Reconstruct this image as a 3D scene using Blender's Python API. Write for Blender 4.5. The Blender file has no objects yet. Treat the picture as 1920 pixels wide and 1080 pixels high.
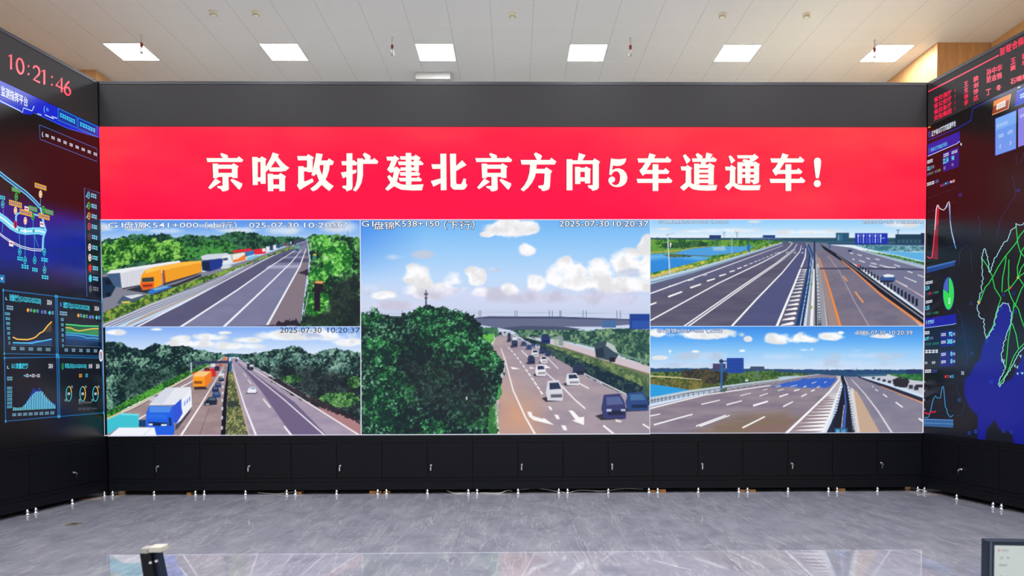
import bpy, bmesh, math, random
import numpy as np
from mathutils import Matrix, Vector
rnd = random.Random(7)
SC = bpy.context.scene
COL = SC.collection

# ------------------------------------------------------------------ camera, light, exposure
F_PX = 1311.96; PITCH = .0278; YAW = .0119; ROLL = -.0033
CX, CY = 980.38, 732.53
CAM = np.array([.5589, -9.2652, 1.6247])
def cam_axes(p, y, r):
    f = np.array([math.sin(y)*math.cos(p), math.cos(y)*math.cos(p), -math.sin(p)])
    rt = np.array([math.cos(y), -math.sin(y), 0.]); up = np.cross(rt, f)
    return math.cos(r)*rt+math.sin(r)*up, -math.sin(r)*rt+math.cos(r)*up, f
RT, UP, FW = cam_axes(PITCH, YAW, ROLL)
cd = bpy.data.cameras.new('camera'); cam = bpy.data.objects.new('camera', cd); COL.objects.link(cam)
cd.sensor_width = 36; cd.lens = F_PX/1920*36
cd.shift_x = -(CX-960)/1920; cd.shift_y = (CY-540)/1920
cd.clip_start = .05; cd.clip_end = 100
cd.dof.use_dof = True; cd.dof.focus_distance = 9.3; cd.dof.aperture_fstop = 4.5
cam.matrix_world = Matrix(((RT[0], UP[0], -FW[0], CAM[0]), (RT[1], UP[1], -FW[1], CAM[1]), (RT[2], UP[2], -FW[2], CAM[2]), (0, 0, 0, 1)))
SC.camera = cam
SC.view_settings.view_transform = 'Standard'; SC.view_settings.look = 'None'
SC.view_settings.gamma = 1; SC.view_settings.use_curve_mapping = False
SC.view_settings.exposure = 0
PANEL_STRENGTH = 50.0      # ceiling panels
CEILING_FILL_STRENGTH = 17.0    # unseen battens added to brighten the ceiling
W = bpy.data.worlds.new('world'); SC.world = W; W.use_nodes = True
W.node_tree.nodes['Background'].inputs[0].default_value = (.97, .99, 1.0, 1)
W.node_tree.nodes['Background'].inputs[1].default_value = .9

# ------------------------------------------------------------------ measured dimensions of the place (metres)
XL, XR = -4.838, 6.018                 # video wall left / right edge
Z_TOP, Z_SCREEN, Z_RED, Z_BASE = 5.41, 4.8256, 3.6207, .782
SL, SR = .1552, .1712                  # how far the side walls splay
CEIL = 6.6835
LX, LY = -5.458, 1.993                 # ceiling light grid

class Frame:
    """a wall's own axes: x to the right as seen from the room, y into the wall, z up"""
    def __init__(s, origin, ang):
        s.o = np.array(origin, float); s.a = ang
        s.X = np.array([math.cos(ang), math.sin(ang), 0]); s.Y = np.array([-math.sin(ang), math.cos(ang), 0]); s.Z = np.array([0, 0, 1.])
        s.M = Matrix.Translation(Vector(s.o)) @ Matrix.Rotation(ang, 4, 'Z')
    def loc(s, px, py, off=0.):
        px = np.asarray(px, float); py = np.asarray(py, float)
        d = FW[None]+((px-CX)/F_PX).reshape(-1, 1)*RT[None]-((py-CY)/F_PX).reshape(-1, 1)*UP[None]
        q = CAM-s.o
        oy = q@s.Y; t = (-off-oy)/(d@s.Y)
        return np.stack([q@s.X+t*(d@s.X), np.full(len(t), -off), q@s.Z+t*(d@s.Z)], 1)
    def to_px(s, P):
        P = np.asarray(P, float)
        w = s.o+P[:, :1]*s.X+P[:, 1:2]*s.Y+P[:, 2:]*s.Z-CAM
        z = w@FW
        return CX+F_PX*(w@RT)/z, CY-F_PX*(w@UP)/z
FC = Frame((0, 0, 0), 0)
FL = Frame((XL, 0, 0), math.atan2(math.cos(SL), math.sin(SL)))
FR = Frame((XR, 0, 0), math.atan2(-math.cos(SR), math.sin(SR)))
WORLD = FC
def hit_z(px, py, z):
    d = FW+(px-CX)/F_PX*RT-(py-CY)/F_PX*UP
    return CAM+d*((z-CAM[2])/d[2])
def hit_y(px, py, y):
    d = FW+(px-CX)/F_PX*RT-(py-CY)/F_PX*UP
    return CAM+d*((y-CAM[1])/d[1])

def lin(c):
    c = np.asarray(c, float)
    return np.where(c <= .04045, c/12.92, ((np.maximum(c, 0)+.055)/1.055)**2.4)
def L8(r, g, b): return tuple(float(v) for v in lin(np.array([r, g, b])/255.))

# ------------------------------------------------------------------ materials
def mat(name, color, rough=.5, metal=0., spec=.5, noise=None, bump=0., emit=None, strength=1., trans=0.):
    m = bpy.data.materials.new(name); m.use_nodes = True
    nt = m.node_tree; b = nt.nodes['Principled BSDF']
    b.inputs['Base Color'].default_value = (*color, 1); b.inputs['Roughness'].default_value = rough
    b.inputs['Metallic'].default_value = metal; b.inputs['Specular IOR Level'].default_value = spec
    if trans: b.inputs['Transmission Weight'].default_value = trans
    if emit: b.inputs['Emission Color'].default_value = (*emit, 1); b.inputs['Emission Strength'].default_value = strength
    tc = nt.nodes.new('ShaderNodeTexCoord')
    n = nt.nodes.new('ShaderNodeTexNoise'); n.inputs['Scale'].default_value = (noise or (40, .04))[0]; n.inputs['Detail'].default_value = 4
    nt.links.new(tc.outputs['Object'], n.inputs['Vector'])
    k = (noise or (40, .04))[1]
    r = nt.nodes.new('ShaderNodeValToRGB')
    r.color_ramp.elements[0].color = tuple(max(0, c*(1-k)) for c in color)+(1,)
    r.color_ramp.elements[1].color = tuple(c*(1+k) for c in color)+(1,)
    nt.links.new(n.outputs['Fac'], r.inputs['Fac']); nt.links.new(r.outputs['Color'], b.inputs['Base Color'])
    if bump:
        bp = nt.nodes.new('ShaderNodeBump'); bp.inputs['Strength'].default_value = bump; bp.inputs['Distance'].default_value = .002
        nt.links.new(n.outputs['Fac'], bp.inputs['Height']); nt.links.new(bp.outputs['Normal'], b.inputs['Normal'])
    return m
M = {}
M['black'] = mat('satin black paint', (.0045, .005, .0078), .45, spec=.16, noise=(60, .15), bump=.05)
M['black_gap'] = mat('black recess', (.004, .004, .006), .8)
M['fascia'] = mat('charcoal fascia board', (.028, .0265, .029), .55, spec=.2, noise=(90, .08))
M['trim'] = mat('dark slate trim', (.03, .031, .04), .4, metal=.2)
M['chrome'] = mat('chromed steel', (.8, .8, .82), .15, metal=1)
M['steel'] = mat('dull steel', (.45, .46, .48), .35, metal=1)
M['plastic_cream'] = mat('cream plastic', (.90, .86, .68), .45)
M['plastic_white'] = mat('white plastic', (.8, .8, .79), .4)
M['plastic_black'] = mat('black plastic', (.005, .006, .009), .5, spec=.2)
M['plastic_navy'] = mat('dark slate plastic', (.009, .018, .04), .35, spec=.3)
M['red_glass'] = mat('dark red sleeve', (.24, .025, .025), .35)
M['pipe'] = mat('grey pipe', (.62, .62, .62), .5)
M['glass'] = mat('clear bulb glass', (.85, .86, .85), .1, trans=.6)
M['shim'] = mat('raw orange timber', (.42, .19, .05), .6, noise=(25, .3))
M['cable'] = mat('white cable jacket', (.62, .62, .58), .5)
M['brass'] = mat('worn bronze', (.2, .18, .15), .5, metal=.2)
M['desk'] = mat('grey laminate', (.3, .3, .31), .5)
M['lamp'] = mat('glowing diffuser', (.9, .9, .9), .5, emit=(.955, .985, 1), strength=PANEL_STRENGTH)
M['lamp_frame'] = mat('white lamp frame', (.8, .8, .8), .4)

def led_material(name, rough, spec, k=1.):
    m = bpy.data.materials.new(name); m.use_nodes = True
    nt = m.node_tree; b = nt.nodes['Principled BSDF']
    b.inputs['Base Color'].default_value = (.011*k, .0105*k, .011*k, 1); b.inputs['Roughness'].default_value = rough
    b.inputs['Specular IOR Level'].default_value = spec
    a = nt.nodes.new('ShaderNodeAttribute'); a.attribute_name = 'glow'
    nt.links.new(a.outputs['Color'], b.inputs['Emission Color']); b.inputs['Emission Strength'].default_value = 1
    m.cycles.emission_sampling = 'NONE'     # hundreds of thousands of LED cells: found by bouncing light, not sampled one by one
    return m
M['led'] = led_material('matt led screen surface', .7, .04, .6)
M['led_gloss'] = led_material('glossy led screen surface', .25, .44, .6)

def wood_material():
    m = bpy.data.materials.new('oak veneer panelling'); m.use_nodes = True
    nt = m.node_tree; b = nt.nodes['Principled BSDF']; b.inputs['Roughness'].default_value = .45
    tc = nt.nodes.new('ShaderNodeTexCoord'); mp = nt.nodes.new('ShaderNodeMapping'); mp.inputs['Scale'].default_value = (9, 9, .7)
    n = nt.nodes.new('ShaderNodeTexNoise'); n.inputs['Scale'].default_value = 3; n.inputs['Detail'].default_value = 8; n.inputs['Distortion'].default_value = .6
    r = nt.nodes.new('ShaderNodeValToRGB')
    r.color_ramp.elements[0].position = .3; r.color_ramp.elements[1].position = .75
    r.color_ramp.elements[0].color = (.52, .27, .105, 1); r.color_ramp.elements[1].color = (.70, .40, .17, 1)
    nt.links.new(tc.outputs['Object'], mp.inputs['Vector']); nt.links.new(mp.outputs['Vector'], n.inputs['Vector'])
    nt.links.new(n.outputs['Fac'], r.inputs['Fac']); nt.links.new(r.outputs['Color'], b.inputs['Base Color'])
    return m
M['wood'] = wood_material()

def ceiling_material():
    m = bpy.data.materials.new('square metal ceiling tiles'); m.use_nodes = True
    nt = m.node_tree; b = nt.nodes['Principled BSDF']; b.inputs['Roughness'].default_value = .5; b.inputs['Specular IOR Level'].default_value = .3
    g = nt.nodes.new('ShaderNodeNewGeometry'); s = nt.nodes.new('ShaderNodeSeparateXYZ'); nt.links.new(g.outputs['Position'], s.inputs[0])
    def math_(op, a, bb=None):
        n = nt.nodes.new('ShaderNodeMath'); n.operation = op
        for i, v in enumerate((a, bb)):
            if v is None: continue
            if isinstance(v, (int, float)): n.inputs[i].default_value = v
            else: nt.links.new(v, n.inputs[i])
        return n.outputs[0]
    def seam(axis, centre, width):
        x = math_('SUBTRACT', s.outputs[axis], centre+.3-60)
        f = math_('FRACT', math_('DIVIDE', x, .6))
        d = math_('ABSOLUTE', math_('SUBTRACT', f, .5))
        return math_('GREATER_THAN', d, .5-width)
    mx = nt.nodes.new('ShaderNodeMix'); mx.data_type = 'RGBA'
    mx.inputs['A'].default_value = (.77, .785, .785, 1); mx.inputs['B'].default_value = (.58, .59, .59, 1)
    nt.links.new(seam('X', LX, .008), mx.inputs['Factor'])
    m2 = nt.nodes.new('ShaderNodeMix'); m2.data_type = 'RGBA'; m2.inputs['B'].default_value = (.83, .84, .84, 1)
    nt.links.new(seam('Y', LY, .009), m2.inputs['Factor']); nt.links.new(mx.outputs['Result'], m2.inputs['A'])  # paler row seams: light catching the tile edges is put into the colour
    nt.links.new(m2.outputs['Result'], b.inputs['Base Color'])
    return m
M['ceiling'] = ceiling_material()

def floor_material():
    m = bpy.data.materials.new('polished grey marble tiles'); m.use_nodes = True
    nt = m.node_tree; b = nt.nodes['Principled BSDF']
    b.inputs['Roughness'].default_value = .004; b.inputs['Specular IOR Level'].default_value = .85
    g = nt.nodes.new('ShaderNodeNewGeometry')
    def noise(scale, sx, sy, detail=5, dist=0., rot=0.):
        mp = nt.nodes.new('ShaderNodeMapping'); mp.inputs['Scale'].default_value = (sx, sy, 1); mp.inputs['Rotation'].default_value = (0, 0, rot)
        nt.links.new(g.outputs['Position'], mp.inputs['Vector'])
        n = nt.nodes.new('ShaderNodeTexNoise'); n.inputs['Scale'].default_value = scale; n.inputs['Detail'].default_value = detail
        n.inputs['Distortion'].default_value = dist; n.inputs['Roughness'].default_value = .62
        nt.links.new(mp.outputs['Vector'], n.inputs['Vector']); return n.outputs['Fac']
    def ramp(fac, stops):
        r = nt.nodes.new('ShaderNodeValToRGB'); e = r.color_ramp.elements
        while len(e) < len(stops): e.new(.5)
        for el, (p, c) in zip(e, stops): el.position = p; el.color = (*c, 1)
        nt.links.new(fac, r.inputs['Fac']); return r.outputs['Color']
    base = ramp(noise(2.4, 1.7, .95, 9, .5), [(.3, (.228, .232, .294)), (.5, (.296, .304, .372)), (.72, (.378, .386, .45))])
    def vein(rot, sc, sx, sy, lo):
        w = noise(sc, sx, sy, 4, .35, rot)
        return ramp(w, [(.5-lo, (0, 0, 0)), (.5, (1, 1, 1)), (.5+lo, (0, 0, 0))])
    def mixin(a, fac, k, c):
        mu = nt.nodes.new('ShaderNodeMath'); mu.operation = 'MULTIPLY'; mu.inputs[1].default_value = k; nt.links.new(fac, mu.inputs[0])
        x = nt.nodes.new('ShaderNodeMix'); x.data_type = 'RGBA'; x.inputs['B'].default_value = (*c, 1)
        nt.links.new(mu.outputs[0], x.inputs['Factor']); nt.links.new(a, x.inputs['A']); return x.outputs['Result']
    c = mixin(base, vein(.45, 1.6, 2.0, .28, .011), .5, (.52, .52, .55))
    c = mixin(c, vein(-.5, 1.5, 2.0, .26, .011), .46, (.50, .50, .53))
    c = mixin(c, vein(.04, 4.6, 2.6, .8, .022), .22, (.47, .47, .50))
    br = nt.nodes.new('ShaderNodeTexBrick'); br.offset = 0; br.inputs['Scale'].default_value = 1
    br.inputs['Brick Width'].default_value = 1.2; br.inputs['Row Height'].default_value = 1.2; br.inputs['Mortar Size'].default_value = .0022
    br.inputs['Color1'].default_value = br.inputs['Color2'].default_value = (1, 1, 1, 1); br.inputs['Mortar'].default_value = (.62, .62, .64, 1)
    nt.links.new(g.outputs['Position'], br.inputs['Vector'])
    mm = nt.nodes.new('ShaderNodeMix'); mm.data_type = 'RGBA'; mm.blend_type = 'MULTIPLY'; mm.inputs['Factor'].default_value = 1
    nt.links.new(c, mm.inputs['A']); nt.links.new(br.outputs['Color'], mm.inputs['B'])
    nt.links.new(mm.outputs['Result'], b.inputs['Base Color'])
    return m
M['floor'] = floor_material()

# ------------------------------------------------------------------ object helpers
class T:
    """a thing: an Empty at its base, placed in a wall's frame"""
    def __init__(s, name, label, cat, frame=WORLD, loc=(0, 0, 0), group=None):
        s.f = frame; s.l = np.array(loc, float)
        s.o = bpy.data.objects.new(name, None); COL.objects.link(s.o); s.o.empty_display_size = .1
        s.o.matrix_world = frame.M @ Matrix.Translation(Vector(s.l))
        s.o['label'] = label; s.o['category'] = cat
        if group: s.o['group'] = group
def link_mesh(name, me, m, parent=None, label=None):
    me.materials.append(m); o = bpy.data.objects.new(name, me); COL.objects.link(o)
    if parent is not None: o.parent = parent.o if isinstance(parent, T) else parent
    if label: o['label'] = label
    return o
def box(bm, x0, x1, y0, y1, z0, z1, bev=0., M4=None):
    b2 = bmesh.new(); r = bmesh.ops.create_cube(b2, size=1)
    for v in b2.verts: v.co = Vector(((x0+x1)/2+v.co.x*(x1-x0), (y0+y1)/2+v.co.y*(y1-y0), (z0+z1)/2+v.co.z*(z1-z0)))
    if bev: bmesh.ops.bevel(b2, geom=list(b2.edges), offset=bev, segments=2, affect='EDGES', profile=.7)
    if M4 is not None: b2.transform(M4)
    _merge(bm, b2)
def _merge(bm, b2):
    me = bpy.data.meshes.new('tmp'); b2.to_mesh(me); b2.free(); bm.from_mesh(me); bpy.data.meshes.remove(me)
def lathe(bm, prof, seg=20, M4=None):
    """prof: (radius, z) from bottom to top"""
    b2 = bmesh.new(); rings = []
    for r, z in prof:
        rings.append([b2.verts.new((r*math.cos(2*math.pi*i/seg), r*math.sin(2*math.pi*i/seg), z)) for i in range(seg)])
    for a, b in zip(rings, rings[1:]):
        for i in range(seg): b2.faces.new((a[i], a[(i+1) % seg], b[(i+1) % seg], b[i]))
    b2.faces.new(rings[0][::-1]); b2.faces.new(rings[-1])
    bmesh.ops.recalc_face_normals(b2, faces=b2.faces)
    if M4 is not None: b2.transform(M4)
    _merge(bm, b2)
def tube(bm, pts, r, seg=8):
    pts = [Vector(p) for p in pts]; rings = []
    for i, p in enumerate(pts):
        t = (pts[min(i+1, len(pts)-1)]-pts[max(i-1, 0)]).normalized()
        a = t.cross(Vector((0, 0, 1)) if abs(t.z) < .9 else Vector((1, 0, 0))).normalized(); c = t.cross(a)
        rings.append([bm.verts.new(p+a*r*math.cos(2*math.pi*k/seg)+c*r*math.sin(2*math.pi*k/seg)) for k in range(seg)])
    for a, b in zip(rings, rings[1:]):
        for i in range(seg): bm.faces.new((a[i], a[(i+1) % seg], b[(i+1) % seg], b[i]))
    bm.faces.new(rings[0][::-1]); bm.faces.new(rings[-1])
def obj(name, bm, m, parent=None, label=None, smooth=False, rel=None):
    """rel: subtract this offset, so that geometry given in the frame's axes sits right under its thing"""
    if rel is None and isinstance(parent, T): rel = parent.l
    if rel is not None: bmesh.ops.translate(bm, verts=bm.verts, vec=Vector(-np.asarray(rel, float)))
    me = bpy.data.meshes.new(name); bm.to_mesh(me); bm.free()
    if smooth:
        me.polygons.foreach_set('use_smooth', np.ones(len(me.polygons), bool))
        me.update()
    return link_mesh(name, me, m, parent, label)
def structure(name, bm, m):
    o = obj(name, bm, m); o['kind'] = 'structure'; o['label'] = STRUCT[name]; o['category'] = name.split('_')[0]; return o
STRUCT = {'floor': 'polished grey marble floor with pale veins', 'ceiling': 'white ceiling of square metal tiles above the video walls',
          'wall_right': 'wood panelled side wall with a projecting corner, behind the right display', 'wall_left': 'wood panelled side wall behind the left display',
          'wall_back': 'pale rear wall hidden behind the centre display'}
def copy_thing(root, frame, loc, label):
    r = root.copy(); COL.objects.link(r); r.matrix_world = frame.M @ Matrix.Translation(Vector(loc)); r['label'] = label
    for ch in list(root.children):
        c = ch.copy(); COL.objects.link(c); c.parent = r
        for g in ch.children:
            d = g.copy(); COL.objects.link(d); d.parent = c
    return r

# ------------------------------------------------------------------ lettering and flat artwork on screens
_fonts = {}
def glyphs(s, bold=0.):
    k = (s, bold)
    if k not in _fonts:
        c = bpy.data.curves.new('lettering', 'FONT'); c.body = s; c.resolution_u = 2; c.offset = bold
        o = bpy.data.objects.new('lettering', c); COL.objects.link(o)
        me = o.evaluated_get(bpy.context.evaluated_depsgraph_get()).to_mesh()
        V = np.array([v.co[:2] for v in me.vertices]).reshape(-1, 2); Fc = [tuple(p.vertices) for p in me.polygons]
        o.to_mesh_clear(); bpy.data.objects.remove(o); bpy.data.curves.remove(c)
        _fonts[k] = (V, Fc)
    return _fonts[k]
def vanish(fr):
    d = fr.X if fr.X[1] > 0 else -fr.X
    z = d@FW; return np.array([CX+F_PX*(d@RT)/z, CY-F_PX*(d@UP)/z])
class Art:
    """flat shapes drawn on a display, given in the photograph's pixels and laid onto the display's own plane"""
    STEP = .0001
    def __init__(s, frame, off): s.f = frame; s.off = off; s.V = []; s.F = []; s.C = []; s.n = 0
    def add(s, pts, faces, cols, lev):
        pts = np.asarray(pts, float).reshape(-1, 2)
        P = s.f.loc(pts[:, 0], pts[:, 1], s.off+lev*s.STEP)
        s.V.append(P)
        for f, c in zip(faces, cols): s.F.append(tuple(i+s.n for i in f)); s.C.append(c)
        s.n += len(P)
    def poly(s, pts, c, lev=0): s.add(pts, [tuple(range(len(pts)))], [L8(*c)], lev); return s
    def rect(s, x0, y0, x1, y1, c, lev=0): return s.poly([(x0, y0), (x1, y0), (x1, y1), (x0, y1)], c, lev)
    def vq(s, x0, y0, x1, h):
        """quad whose long edges run to the wall's vanishing point"""
        v = s.vp if hasattr(s, 'vp') else vanish(s.f); s.vp = v
        f = lambda y: y+(v[1]-y)*(x1-x0)/(v[0]-x0)
        return [(x0, y0), (x1, f(y0)), (x1, f(y0+h)), (x0, y0+h)]
    def line(s, pts, w, c, lev=0):
        p = np.asarray(pts, float); n = len(p)
        d = np.gradient(p, axis=0); d /= np.linalg.norm(d, axis=1)[:, None]+1e-9
        o = np.stack([-d[:, 1], d[:, 0]], 1)*w/2
        s.add(np.concatenate([p+o, p-o]), [(i, i+1, n+i+1, n+i) for i in range(n-1)], [L8(*c)]*(n-1), lev); return s
    def ell(s, cx, cy, rx, ry, c, lev=0, n=20):
        a = np.arange(n)*2*math.pi/n
        return s.poly(np.stack([cx+rx*np.cos(a), cy+ry*np.sin(a)], 1), c, lev)
    def ring(s, cx, cy, rx, ry, w, c, lev=0, a0=0., a1=1., n=24):
        a = (a0+(a1-a0)*np.arange(n+1)/n)*2*math.pi-math.pi/2
        p = np.stack([np.cos(a), np.sin(a)], 1); k = n+1
        q = np.concatenate([p*(rx, ry)+(cx, cy), p*(rx-w, ry-w)+(cx, cy)])
        s.add(q, [(i, i+1, k+i+1, k+i) for i in range(n)], [L8(*c)]*n, lev); return s
    def text(s, t, quad, c, lev=0, bold=0., full=False):
        V, Fc = glyphs(t, bold)
        if not len(V): return s
        x0, x1 = V[:, 0].min(), V[:, 0].max(); y0, y1 = V[:, 1].min(), V[:, 1].max()
        u = (V[:, 0]-x0)/(x1-x0); v = 1-(V[:, 1]-y0)/(y1-y0)
        q = np.asarray(quad, float)
        P = (1-v)[:, None]*((1-u)[:, None]*q[0]+u[:, None]*q[1])+v[:, None]*((1-u)[:, None]*q[3]+u[:, None]*q[2])
        s.add(P, Fc, [L8(*c)]*len(Fc), lev); return s
    def btext(s, t, x0, y0, x1, y1, c, lev=0, bold=0.): return s.text(t, [(x0, y0), (x1, y0), (x1, y1), (x0, y1)], c, lev, bold)
    def marks(s, quad, n, c, lev=0, dense=3):
        """a row of n unreadably small characters"""
        q = np.asarray(quad, float)
        def at(u, v): return (1-v)*((1-u)*q[0]+u*q[1])+v*((1-u)*q[3]+u*q[2])
        for i in range(n):
            a, b = (i+.06)/n, (i+.94)/n
            for k in range(dense):
                v0 = (k+.1+.15*rnd.random())/dense; v1 = v0+.5/dense
                s.poly([at(a, v0), at(b, v0), at(b, v1), at(a, v1)], c, lev)
            m = a+(b-a)*(.3+.4*rnd.random())
            s.poly([at(m-.12/n, 0), at(m+.12/n, 0), at(m+.12/n, 1), at(m-.12/n, 1)], c, lev)
        return s
    def build(s, name, parent, label=None, rel=None):
        rel = (parent.l if isinstance(parent, T) else rel)
        V = np.concatenate(s.V)-np.asarray(rel)
        me = bpy.data.meshes.new(name); me.from_pydata(V.tolist(), [], s.F)
        at = me.attributes.new('glow', 'FLOAT_COLOR', 'CORNER')
        cols = np.ones((len(me.loops), 4)); k = 0
        ls = [len(f) for f in s.F]
        cols[:, :3] = np.repeat(np.array(s.C), ls, axis=0)
        at.data.foreach_set('color', cols.ravel().astype(np.float32))
        return link_mesh(name, me, M['led' if s.f is FC else 'led_gloss'], parent, label)

# ------------------------------------------------------------------ raster painter for the camera feeds
_tab = np.random.RandomState(3).rand(256, 256)
def vnoise(x, y, seed=0):
    x = x+seed*17.3; y = y+seed*9.7
    xi = np.floor(x).astype(int); yi = np.floor(y).astype(int); fx = x-xi; fy = y-yi
    fx = fx*fx*(3-2*fx); fy = fy*fy*(3-2*fy)
    g = lambda a, b: _tab[a & 255, b & 255]
    return (g(xi, yi)*(1-fx)+g(xi+1, yi)*fx)*(1-fy)+(g(xi, yi+1)*(1-fx)+g(xi+1, yi+1)*fx)*fy
def fbm(x, y, oct=4, seed=0, gain=.55):
    t = 0; a = 1; n = 0
    for i in range(oct): t = t+a*vnoise(x*2**i, y*2**i, seed+i); n += a; a *= gain
    return t/n
class Paint:
    def __init__(s, x0, x1, z0, z1, step, ox, oy, scale):
        s.nx = int(round((x1-x0)/step))+1; s.nz = int(round((z1-z0)/step))+1
        gx, gz = np.meshgrid(np.linspace(x0, x1, s.nx), np.linspace(z0, z1, s.nz))
        s.P = np.stack([gx.ravel(), np.zeros(gx.size), gz.ravel()], 1)
        px, py = FC.to_px(s.P)
        s.U = (px-ox)*scale; s.V = (py-oy)*scale; s.img = np.zeros((len(px), 3)); s.soft = scale*1.1
    def grad(s, stops):
        """vertical gradient: (v, colour)"""
        vs = [a for a, _ in stops]
        for k in range(3): s.img[:, k] = np.interp(s.V, vs, [c[k]/255. for _, c in stops])
    def blend(s, idx, m, c):
        if not isinstance(c, np.ndarray): c = np.array(c)/255.
        s.img[idx] = s.img[idx]*(1-m[:, None])+c*m[:, None]
    def mask(s, pts, soft=None, rag=0., rs=30., seed=0):
        pts = np.asarray(pts, float); soft = soft or s.soft
        pad = soft+rag*1.2
        lo = pts.min(0)-pad; hi = pts.max(0)+pad
        idx = np.nonzero((s.U > lo[0]) & (s.U < hi[0]) & (s.V > lo[1]) & (s.V < hi[1]))[0]
        u = s.U[idx]; v = s.V[idx]
        if rag:
            u = u+(fbm(u/rs, v/rs, 4, seed+40, .7)-.5)*2*rag; v = v+(fbm(u/rs, v/rs, 4, seed+80, .7)-.5)*2*rag
        ins = np.zeros(len(idx), bool); dm = np.full(len(idx), 1e9)
        for (ax, ay), (bx, by) in zip(pts, np.roll(pts, -1, 0)):
            if ay != by:
                c = ((ay > v) != (by > v)) & (u < (bx-ax)*(v-ay)/(by-ay)+ax); ins ^= c
            dx, dy = bx-ax, by-ay; L2 = dx*dx+dy*dy+1e-9
            t = np.clip(((u-ax)*dx+(v-ay)*dy)/L2, 0, 1)
            dm = np.minimum(dm, (u-ax-t*dx)**2+(v-ay-t*dy)**2)
        d = np.sqrt(dm)*np.where(ins, 1, -1)
        return idx, np.clip(.5+d/soft, 0, 1)
    def fill(s, pts, c, soft=None, rag=0., rs=30., seed=0, a=1.):
        i, m = s.mask(pts, soft, rag, rs, seed); s.blend(i, m*a, c)
    def r(s, x0, y0, x1, y1, c, a=1.): s.fill([(x0, y0), (x1, y0), (x1, y1), (x0, y1)], c, a=a)
    def leaf(s, pts, dark, light, sc=14., seed=0, rag=14., rs=35., hi=None, amt=.5, clump=70.):
        """foliage: clumps and leaf speckle between two greens"""
        i, m = s.mask(pts, None, rag, rs, seed)
        u, v = s.U[i], s.V[i]
        big = fbm(u/clump, v/clump, 3, seed+5); small = fbm(u/sc, v/sc, 3, seed+11, .75)
        t = np.clip((big-.5)*2.8+(small-.5)*3.6+amt, 0, 1)[:, None]
        c = np.array(dark)/255.*(1-t)+np.array(light)/255.*t
        if hi is not None:
            h = np.clip((small-.6)*9, 0, 1)*np.clip((big-.4)*5, 0, 1); c = c*(1-h[:, None])+np.array(hi)/255.*h[:, None]
        s.blend(i, m, c)
    def mottle(s, pts, a, b, sx=60., sy=20., seed=0, soft=None):
        i, m = s.mask(pts, soft); u, v = s.U[i], s.V[i]
        t = np.clip((fbm(u/sx, v/sy, 4, seed)-.5)*2.2+.5, 0, 1)[:, None]
        s.blend(i, m, np.array(a)/255.*(1-t)+np.array(b)/255.*t)
    def path(s, pts, w0, w1, c, a=1.):
        """a stripe that narrows from w0 to w1"""
        p = np.asarray(pts, float); n = len(p)
        d = np.gradient(p, axis=0); d /= np.linalg.norm(d, axis=1)[:, None]+1e-9
        o = np.stack([-d[:, 1], d[:, 0]], 1)*np.linspace(w0, w1, n)[:, None]/2
        s.fill(np.concatenate([p+o, (p-o)[::-1]]), c, a=a)
    def cloud(s, blobs, c=(252, 253, 255), seed=0, sc=60., edge=.35):
        f = np.full(len(s.U), -1.)
        n = fbm(s.U/sc, s.V/sc, 5, seed, .55)-.5
        for x, y, rx, ry in blobs:
            dv = (s.V-y)/ry; dv = np.where(dv > 0, dv*1.25, dv)
            f = np.maximum(f, 1-((s.U-x)/rx)**2-dv**2)
        n = n+.7*(vnoise(s.U/sc*.8, s.V/sc*1.1, seed+60)-.5)
        m = np.clip((f+n*1.5)/(edge*1.9)+.08, 0, 1)*np.clip(f*3+1.3, 0, 1); m = m*m*(3-2*m)
        s.blend(slice(None), m, np.array(c)/255.*(1-.10*np.clip(n*3+.2, 0, 1))[:, None])
    def build(s, name, parent, off, label, m='led'):
        k = s.nx
        P = s.P.copy(); P[:, 1] = -off; P -= parent.l
        j, i = np.meshgrid(np.arange(s.nz-1), np.arange(s.nx-1), indexing='ij'); a = (j*k+i).ravel()
        q = np.stack([a, a+1, a+k+1, a+k], 1).astype(np.int32)
        me = bpy.data.meshes.new(name); me.vertices.add(len(P)); me.vertices.foreach_set('co', P.ravel().astype(np.float32))
        me.loops.add(q.size); me.loops.foreach_set('vertex_index', q.ravel())
        me.polygons.add(len(q)); me.polygons.foreach_set('loop_start', np.arange(0, q.size, 4, dtype=np.int32))
        me.update(calc_edges=True)
        at = me.attributes.new('glow', 'FLOAT_COLOR', 'POINT')
        cc = np.ones((len(P), 4), np.float32); cc[:, :3] = lin(np.clip(s.img, 0, 1)); at.data.foreach_set('color', cc.ravel())
        return link_mesh(name, me, M[m], parent, label)

# ================================================================== the room
bm = bmesh.new(); box(bm, -8.2, 8.6, -10.4, 4.7, -.2, 0); structure('floor', bm, M['floor'])
bm = bmesh.new(); box(bm, -8.2, 8.6, -10.4, 4.7, CEIL, CEIL+.2); structure('ceiling', bm, M['ceiling'])
def prism(bm, pts, z0, z1):
    a = [bm.verts.new((x, y, z0)) for x, y in pts]; b = [bm.verts.new((x, y, z1)) for x, y in pts]
    n = len(pts)
    for i in range(n): bm.faces.new((a[i], a[(i+1) % n], b[(i+1) % n], b[i]))
    bm.faces.new(a[::-1]); bm.faces.new(b); bmesh.ops.recalc_face_normals(bm, faces=bm.faces)
c1 = hit_z(1757, 79.5, CEIL); c2 = hit_z(1860, 79.5, CEIL)
XC = (c1[0]+hit_z(1666, 151, CEIL)[0])/2; XW = (c2[0]+hit_z(1920, 38, CEIL)[0])/2; YC = (c1[1]+c2[1])/2
bm = bmesh.new(); prism(bm, [(XC, 4.5), (XC, YC), (XW, YC), (XW, -10.4), (XW+.3, -10.4), (XW+.3, 4.5)], 0, CEIL); structure('wall_right', bm, M['wood'])
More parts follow.
